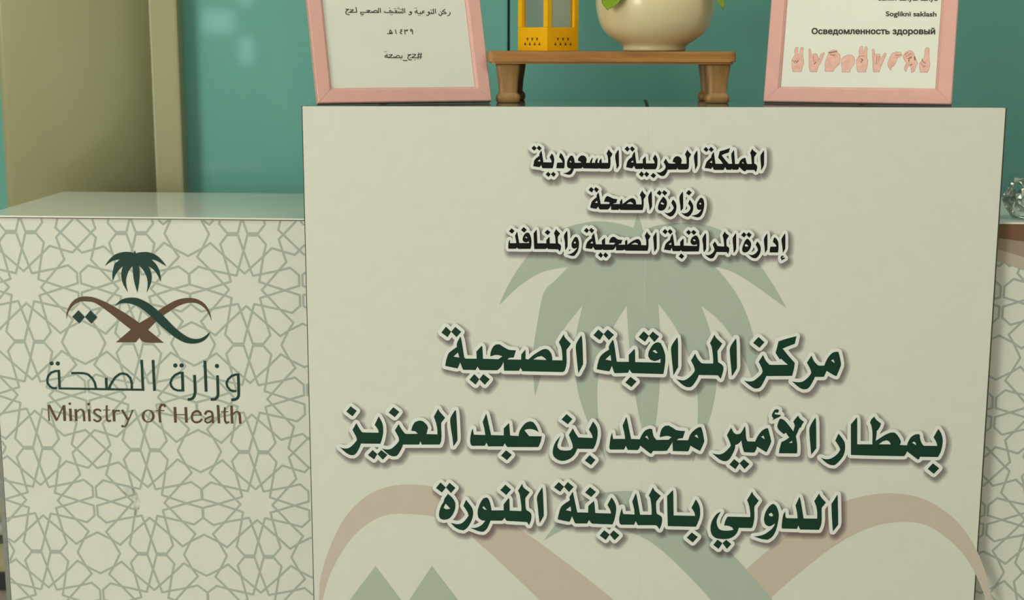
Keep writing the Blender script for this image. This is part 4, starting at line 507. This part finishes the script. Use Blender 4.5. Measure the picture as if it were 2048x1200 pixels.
prism('top_edge_band', [lw_(sL - .008, -.0026), lw_(sR - .001, -.0026), lw_(sR - .001, .006), lw_(sL - .008, .006)], SZ - .0041, SZ - .0029, lc, mat('brown_edge_line', (96, 84, 62), .5))
rebase(lc)
RECT = (sL * 1e4, sR * 1e4, -(ZC - .004) * 1e4, -3086)
pattern('star_pattern', PLf, (-.5212, -.4344), (.2019, .0002), (.0038, -.2007), range(-2, 4), range(-2, 5), RECT, fpl)
em = prints('palm_emblem', PLf, [(smooth(decP(T['logo_brown'][0])), [], .0004, M['logo_brown']), (smooth(decP(T['logo_green'][0])), [], .0006, M['logo_green'])], fpl)
em['label'] = 'dark green palm over crossed brown and green swooshes'
o = prints('lettering_line', PLf, [(strokes(S['thin']) + decP(T['thin_dots'][0]), [], .0005, M['logo_green'])], fpl)
o['label'] = 'thin dark green Arabic lettering'
o = prints('lettering_line', PLf, [(strokes(S['eng']) + decP(T['eng_dots'][0]), decP(T['eng_dots'][1]), .0005, M['logo_brown'])], fpl)
o['label'] = 'brown lettering reading Ministry of Health'
prints('scuff_mark', PLf, [([[(-3660, -8130), (-3600, -8085), (-3480, -8075), (-3400, -8090), (-3330, -8160), (-3270, -8330), (-3290, -8480), (-3350, -8620), (-3390, -8600), (-3400, -8380), (-3440, -8250), (-3560, -8200)]], [], .0007, M['scuff'])], fpl)

PR = Plane((.86, .03, ZC), (1, 0, 0), (0, 0, 1))
rc = thing('patterned_counter', 'patterned counter right of the main one, brown bands along its top', 'counter', (1.1, .24, 0))
fpr = box('front_panel', (.846, .03, .004), (1.46, .044, SZ - .0031), rc, M['board'])
box('cabinet_body', (.847, .0445, 0), (1.458, .40, SZ - .0031), rc, M['carcass'])
box('counter_top', (.845, .0285, SZ - .003), (1.464, .42, SZ), rc, M['top'], bevel=.0006)
rebase(rc)
zt = -.3078
prints('brown_bands', PR, [
    ([[(x * 1e4, z * 1e4) for x, z in [(-.0138, zt), (.598, zt), (.598, -.545), (.30, -.468), (.12, -.418), (.0401, -.3887), (-.004, -.3741), (-.0138, -.372)]]], [], .0004, M['light_band']),
    ([[(x * 1e4, z * 1e4) for x, z in [(-.0138, zt), (.598, zt), (.598, -.515), (.30, -.440), (.12, -.392), (.0385, -.3656), (.0054, -.3559), (-.0138, -.352)]]], [], .0006, M['tan_band']),
    ([[(x * 1e4, z * 1e4) for x, z in [(-.0138, zt), (.598, zt), (.598, -.465), (.30, -.398), (.12, -.354), (.0366, -.3381), (-.006, -.3325), (-.0138, -.332)]]], [], .0008, M['brown_band'])], fpr)
exr, eyr = (.2019, .0002), (-.0014, -.2012)
orr = (.0029 - .5 * .2019 + 0 * -.0014, -.6472 + 1 * -.2012 * -1 * 0)
pattern('star_pattern', PR, (orr[0] - eyr[0], orr[1] - eyr[1]), exr, eyr, range(-1, 5), range(-2, 4), (-138, 5980, -(ZC - .004) * 1e4, -3090), fpr)

# ------------------------------------------------------------------ things on the main counter
def rail_piece(P, w_, h_, side, wd, depth):
    """one mitred length of frame moulding; local x right, y up, z out of the picture"""
    prof = [(0, -depth), (0, -.0015), (.0015, 0), (wd - .0048, 0), (wd - .0006, -.0042), (wd, -.0058), (wd, -depth)]
    ends = {'b': ((0, 0), (w_, 0), (0, 1)), 't': ((w_, h_), (0, h_), (0, -1)), 'l': ((0, h_), (0, 0), (1, 0)), 'r': ((w_, 0), (w_, h_), (-1, 0))}[side]
    (ax, ay), (bx, by), (nx, ny) = ends
    tx, ty = (bx - ax), (by - ay); L = math.hypot(tx, ty); tx /= L; ty /= L
    V = []
    g = .0002
    for (ex_, ey_, s) in ((ax, ay, 1), (bx, by, -1)):
        for d, z in prof:
            V.append(P.at(ex_ + nx * d + tx * (d * s + g * s), ey_ + ny * d + ty * (d * s + g * s), z))
    n = len(prof)
    Fc = [(i, i + 1, n + i + 1, n + i) for i in range(n - 1)] + [(n - 1, 0, n, 2 * n - 1), tuple(range(n))[::-1], tuple(range(n, 2 * n))]
    return V, Fc
def photo_frame(params, label, bw, hh, band):
    x0, y0, psi, lam, wd = params
    a = Vector((math.cos(psi), math.sin(psi), 0)); nh = Vector((math.sin(psi), -math.cos(psi), 0))
    u = Vector((0, 0, 1)) * math.cos(lam) - nh * math.sin(lam)
    base = Vector((x0, y0, TOPZ + .0003 + .014 * math.sin(lam)))
    P0 = Plane(base, a, u); 
    root = thing('photo_frame', label, 'photo frame', Vector((base.x, base.y, TOPZ)) + a * wd / 2, 'pink photo frames on the counter')
    dep = .014
    for s in 'btlr':
        V, Fc = rail_piece(P0, wd, hh, s, bw, dep)
        bm = bmesh.new(); vs = [bm.verts.new(v) for v in V]
        for f in Fc: bm.faces.new([vs[i] for i in f])
        from_bm('frame_rail', bm, root, M['pink'])
    def slab(name, m, z0, z1, ins):
        V = [P0.at(x, y, z) for z in (z0, z1) for x, y in ((ins, ins), (wd - ins, ins), (wd - ins, hh - ins), (ins, hh - ins))]
        bm = bmesh.new(); vs = [bm.verts.new(v) for v in V]
        for f in ((0, 1, 2, 3), (4, 5, 6, 7), (0, 1, 5, 4), (1, 2, 6, 5), (2, 3, 7, 6), (3, 0, 4, 7)): bm.faces.new([vs[i] for i in f])
        return from_bm(name, bm, root, m)
    pap = slab('paper', M['paper'], -.0075, -.0060, bw + .0003)
    slab('backing_board', M['backing'], -.0125, -.0080, bw + .0003)
    g = [P0.at(x, y, -.0042) for x, y in ((bw + .0004, bw + .0004), (wd - bw - .0004, bw + .0004), (wd - bw - .0004, hh - bw - .0004), (bw + .0004, hh - bw - .0004))]
    mesh('glass', g, [(0, 1, 2, 3)], root, M['glass'])
    # easel leg behind
    c = P0.at(wd / 2, hh * .55, -dep); back = -nh * 1
    ft = Vector((c.x - nh.x * .06, c.y - nh.y * .06, TOPZ + .0015))
    tube('easel_leg', [c, ft], .006, root, M['backing'], 8)
    rebase(root)
    P6 = Plane(P0.o - P0.n * .006, a, u)
    return root, pap, P6
fl, pap_l, P6l = photo_frame((-.3328, .0194, .3794, .3264, .3186), 'pink framed notice with three lines of black Arabic text, left on the counter', .0272, .42, 0)
fr_, pap_r, P6r = photo_frame((.4529, .1512, -.3327, .2853, .3252), 'pink framed notice with hand signs printed in a row, right on the counter', .0285, .42, 0)
for k in ('sa1', 'sa2', 'sa3'):
    prints('text_line', P6l, [(strokes(S[k]) + (decP(T[k + '_dots'][0]) if k + '_dots' in T else []), [], .0003, M['paper_ink'])], pap_l)
prints('hand_sign_row', P6r, [(grow(decP(T['hands'][0]), 4), [], .0002, M['crease']), (decP(T['hands'][0]), [], .00035, M['hand']), (strokes(S['crease']), [], .0005, M['crease'])], pap_r)
def type_line(txt, rect, plane, parent, bold=3.2):
    cu = bpy.data.curves.new('type', 'FONT'); cu.body = txt; cu.size = 1; cu.resolution_u = 3
    ob = bpy.data.objects.new('type', cu); COL.objects.link(ob)
    dg = bpy.context.evaluated_depsgraph_get(); dg.update()
    oc = ob.to_curve(dg); loops = []
    for sp in oc.splines:                        # outlines of the letters as polygons
        B = list(sp.bezier_points); L = []
        for i in range(len(B)):
            p, q = B[i], B[(i + 1) % len(B)]
            d = (q.co - p.co).length
            n = 1 if (p.handle_right - p.co - (q.co - p.co) / 3).length < .02 * d and (q.handle_left - q.co - (p.co - q.co) / 3).length < .02 * d else 5
            for k in range(n):
                t = k / n; u_ = 1 - t
                L.append(p.co * u_ ** 3 + p.handle_right * 3 * u_ * u_ * t + q.handle_left * 3 * u_ * t * t + q.co * t ** 3)
        if len(L) > 2: loops.append([(v.x, v.y) for v in L])
    ob.to_curve_clear(); bpy.data.objects.remove(ob); bpy.data.curves.remove(cu)
    xs_ = [p[0] for L in loops for p in L]; ys_ = [p[1] for L in loops for p in L]
    (bx, by), (rx, ry), (tx, ty) = rect
    def q(p):
        f = (p[0] - min(xs_)) / (max(xs_) - min(xs_)); g = (p[1] - min(ys_)) / (max(ys_) - min(ys_))
        return ((bx + (rx - bx) * f + (tx - bx) * g) * 1e4, (by + (ry - by) * f + (ty - by) * g) * 1e4)
    loops = [[q(p) for p in L] for L in loops]
    area = lambda P: sum(P[i - 1][0] * P[i][1] - P[i][0] * P[i - 1][1] for i in range(len(P))) / 2
    solid = []; holes = []
    for P in loops:                              # counters run against the biggest outline of their own letter
        x0_, x1_ = min(p[0] for p in P), max(p[0] for p in P)
        mates = [Q for Q in loops if min(p[0] for p in Q) <= x1_ - .2 and max(p[0] for p in Q) >= x0_ + .2]
        big = max(mates, key=lambda Q: abs(area(Q)))
        (solid if area(P) * area(big) > 0 else holes).append(P)
    bold_edge = [capsule(P[i - 1], P[i], bold, 4) for P in loops for i in range(len(P)) if math.dist(P[i - 1], P[i]) > .3]
    v1, f1 = fill(solid, holes)
    V = [plane.at(p.x * 1e-4, p.y * 1e-4, .0003) for p in v1]; Fc = list(f1); n = len(V)
    v2, f2 = fill(bold_edge)                     # bold face: an outline stroke over the fill
    V += [plane.at(p.x * 1e-4, p.y * 1e-4, .00036) for p in v2]; Fc += [[n + i for i in f] for f in f2]
    return mesh('text_line', V, Fc, parent, M['paper_ink'])
for txt, rect in T['txt'].items(): type_line(txt, rect, P6r, pap_r, 3.6 if txt.isascii() else 5.8)

# wooden riser
rz = TOPZ + .0003
ri = thing('wooden_riser', 'low beech wood riser shelf on four stubby legs at counter centre', 'riser', (.178, .225, rz))
zt0, zt1 = ZC - .0350, ZC - .0125
bm = bmesh.new()
xa, xb, ya, yb, rr = -.0455, .4010, .142, .312, .011
foot = []
for cx, cy, a0 in ((xb - rr, yb - rr, 0), (xa + rr, yb - rr, 90), (xa + rr, ya + rr, 180), (xb - rr, ya + rr, 270)):
    for k in range(7): t = math.radians(a0 + 15 * k); foot.append((cx + rr * math.cos(t), cy + rr * math.sin(t)))
prism('shelf_board', foot, zt0 + .004, zt1, ri, M['wood'], bevel=.0018)
foot2 = [(x + (.004 if x < .17 else -.004), y + (.004 if y < .22 else -.004)) for x, y in foot]
prism('under_lip', foot2, zt0, zt0 + .0039, ri, M['wood'])
def leg(cx, cy):
    # tapered leg, D-shaped front relief, rounded toe
    prof = [(.0225, zt0 - .0003), (.0222, zt0 - .006), (.0185, zt0 - .030), (.0168, rz + .019), (.0175, rz + .0165), (.0212, rz + .0135), (.0222, rz + .008), (.0212, rz + .002), (.0190, rz)]
    V = []; n = 40
    for r, z in prof:
        for k in range(n):
            t = 2 * math.pi * k / n; c, s = math.cos(t), math.sin(t)
            q = (abs(c) ** 4 + abs(s) ** 4) ** -.25          # squarish round
            V.append((cx + r * q * c, cy + r * .62 * q * s, z))
    Fc = [(i * n + k, i * n + (k + 1) % n, (i + 1) * n + (k + 1) % n, (i + 1) * n + k) for i in range(len(prof) - 1) for k in range(n)]
    Fc += [tuple(range(n)), tuple(range((len(prof) - 1) * n, len(prof) * n))[::-1]]
    bm = bmesh.new(); vs = [bm.verts.new(v) for v in V]
    for f in Fc: bm.faces.new([vs[i] for i in f])
    o = from_bm('leg', bm, ri, M['wood_leg'], True)
    return o
for lx, ly in ((-.0080, .166), (.3712, .166), (.0025, .286), (.3745, .286)): leg(lx, ly)
rebase(ri)

# yellow lantern
LZ = zt1 + .0003
ln = thing('lantern', 'square yellow metal lantern with glass sides on the wooden riser', 'lantern', (.068, .2, LZ))
cxl, cyl = .0655, .232
Rl = Matrix.Translation((cxl, cyl, 0)) @ Matrix.Rotation(math.radians(42), 4, 'Z')
hw = .0395
wz0, wz1, hz = LZ + .0425, LZ + .16, LZ + .175
bm = bmesh.new(); bm_box(bm, (-hw, -hw, LZ), (hw, hw, LZ + .0422), .001); bm.transform(Rl); base_o = from_bm('base', bm, ln, M['yellow'])
for sx in (-1, 1):
    for sy in (-1, 1):
        bm = bmesh.new(); pw = .0105
        bm_box(bm, (min(sx * hw, sx * (hw - pw)), min(sy * hw, sy * (hw - pw)), LZ + .0424), (max(sx * hw, sx * (hw - pw)), max(sy * hw, sy * (hw - pw)), wz1), .0008)
        bm.transform(Rl); from_bm('post', bm, ln, M['yellow'])
bm = bmesh.new(); bm_box(bm, (-hw, -hw, wz1 + .0002), (hw, hw, hz), .001); bm.transform(Rl); from_bm('upper_band', bm, ln, M['yellow'])
V = [Rl @ Vector(p) for p in ((-hw - .006, -hw - .006, hz + .0002), (hw + .006, -hw - .006, hz + .0002), (hw + .006, hw + .006, hz + .0002), (-hw - .006, hw + .006, hz + .0002), (-.012, -.012, hz + .04), (.012, -.012, hz + .04), (.012, .012, hz + .04), (-.012, .012, hz + .04))]
mesh('roof', V, [(3, 2, 1, 0), (4, 5, 6, 7), (0, 1, 5, 4), (1, 2, 6, 5), (2, 3, 7, 6), (3, 0, 4, 7)], ln, M['yellow'])
tube('handle', [Rl @ Vector((.022 * math.cos(t), 0, hz + .039 + .024 * math.sin(t))) for t in [math.pi * k / 16 for k in range(17)]], .0018, ln, M['yellow'], 8)
for k in range(4):
    R2 = Rl @ Matrix.Rotation(math.pi / 2 * k, 4, 'Z')
    y = -hw + .006; q = hw - .0107
    mesh('glass_pane', [R2 @ Vector(p) for p in ((-q, y, LZ + .0426), (q, y, LZ + .0426), (q, y, wz1), (-q, y, wz1))], [(0, 1, 2, 3)], ln, M['lglass'])
    # two rows of little cut triangles
    V = []; Fc = []
    for row, (n_, zz, up) in enumerate(((3, .0205, -1), (4, .0130, 1))):
        for i in range(n_):
            x = (i - (n_ - 1) / 2) * .0128; s = .0031
            b = len(V)
            V += [R2 @ Vector(p) for p in ((x - s, -hw - .0003, LZ + zz - up * s * .9), (x + s, -hw - .0003, LZ + zz - up * s * .9), (x, -hw - .0003, LZ + zz + up * s * 1.0))]
            Fc.append((b, b + 1, b + 2))
    mesh('perforations', V, Fc, base_o, M['hole'])
rebase(ln)

# potted plant
PZ = zt1 + .0003
px, py = .2625, .235
pp = thing('potted_plant', 'round cream ceramic pot with bright green leaves on the wooden riser', 'potted plant', (px, py, PZ))
prof = [(.0, 0), (.052, 0), (.0575, .0008), (.0585, .003), (.0575, .0065), (.0592, .0105), (.0655, .0148), (.0752, .0208), (.086, .0285), (.0940, .0365), (.0995, .0455), (.1035, .0560), (.1068, .0680), (.1090, .0800), (.1098, .0920), (.1088, .103), (.106, .111), (.1085, .115), (.1085, .1185), (.104, .1195), (.1015, .116), (.1010, .105)]
lathe('pot', prof, pp, M['ceramic'], loc=(px, py, PZ))
lathe('soil', [(.0, .104), (.06, .1035), (.1008, .1020)], pp, M['soil'], 48, loc=(px, py, PZ))
def leaf(az, reach, tipz, wd, L, droop):
    """a leaf blade on a stem arching over the rim"""
    d = Vector((math.cos(az), math.sin(az), 0)); s = Vector((-d.y, d.x, 0))
    b = Vector((px, py, PZ + .1045)) + d * .035
    pts = []
    for k in range(9):
        t = k / 8
        pts.append(b + d * (reach - .035) * t + Vector((0, 0, 1)) * (.052 * math.sin(math.pi * t) + (tipz - .1045) * t ** 2))
    st = tube('leaf_stem', pts[:6], .0018, pp, M['stem'], 8)
    V = []; Fc = []; nu, nv = 12, 6
    tip0 = pts[4]; dirv = (pts[8] - pts[4])
    for i in range(nu + 1):
        t = i / nu
        q = 4 + t * 4; k = min(7, int(q)); c = pts[k].lerp(pts[k + 1], q - k)
        wv = wd * math.sin(math.pi * min(.999, t ** .8)) ** .36
        for j in range(nv + 1):
            f = j / nv * 2 - 1
            V.append(c + s * wv * f + Vector((0, 0, 1)) * (-.10 * wv * (1 - f * f) + .0012 * math.sin(t * 9 + j)))
    for i in range(nu):
        for j in range(nv): Fc.append((i * (nv + 1) + j, (i + 1) * (nv + 1) + j, (i + 1) * (nv + 1) + j + 1, i * (nv + 1) + j + 1))
    o = mesh('leaf', V, Fc, pp, M['leaf'], True)
    md = o.modifiers.new('thick', 'SOLIDIFY'); md.thickness = .0006
for az, reach, tipz, wd in ((226, .134, .0735, .032), (196, .140, .098, .024), (325, .140, .0750, .025), (345, .125, .108, .022), (265, .112, .118, .026), (290, .118, .112, .024), (245, .116, .108, .026), (30, .14, .10, .026), (80, .14, .1, .026), (130, .14, .1, .026), (170, .135, .11, .026), (0, .13, .115, .024)):
    leaf(math.radians(az), reach, tipz, wd, .07, 0)
for k in range(7):
    az = math.radians(k * 51 + 10)
    d = Vector((math.cos(az), math.sin(az), 0))
    b = Vector((px, py, PZ + .104)) + d * .02
    tube('leaf_stem', [b, b + d * .02 + Vector((0, 0, .06)), b + d * .05 + Vector((0, 0, .11))], .002, pp, M['stem'], 8)
    c = b + d * .05 + Vector((0, 0, .11)); s = Vector((-d.y, d.x, 0)); V = []
    for i in range(9):
        t = i / 8; wv = .028 * math.sin(math.pi * min(.999, max(.001, t ** .8)))
        for f in (-1, -.5, 0, .5, 1): V.append(c + d * .07 * t + s * wv * f + Vector((0, 0, .03 * t - .04 * t * t - .004 * (1 - f * f))))
    mesh('leaf', V, [(i * 5 + j, (i + 1) * 5 + j, (i + 1) * 5 + j + 1, i * 5 + j + 1) for i in range(8) for j in range(4)], pp, M['leaf'], True)
rebase(pp)

# clear wrapped ball on the right counter
bx, by, br = .9135, .082, .0395
bz = SZ + br * .93
wb_ = thing('wrapped_ball', 'clear crumpled plastic wrapped ball on the right counter edge', 'ball', (bx, by, SZ))
bm = bmesh.new(); bmesh.ops.create_icosphere(bm, subdivisions=2, radius=br)
rnd = random.Random(3)
for v in bm.verts:
    v.co *= 1 + rnd.uniform(-.12, .07)
    v.co.z = max(v.co.z, -br * .93 + .0002)
bmesh.ops.translate(bm, vec=(bx, by, bz), verts=bm.verts); from_bm('plastic_wrap', bm, wb_, M['plastic'])
bm = bmesh.new(); bmesh.ops.create_icosphere(bm, subdivisions=2, radius=br * .62)
for v in bm.verts: v.co *= 1 + rnd.uniform(-.2, .1)
bmesh.ops.translate(bm, vec=(bx + .004, by + .002, bz - .004), verts=bm.verts); from_bm('glass_core', bm, wb_, M['plastic'])
rebase(wb_)
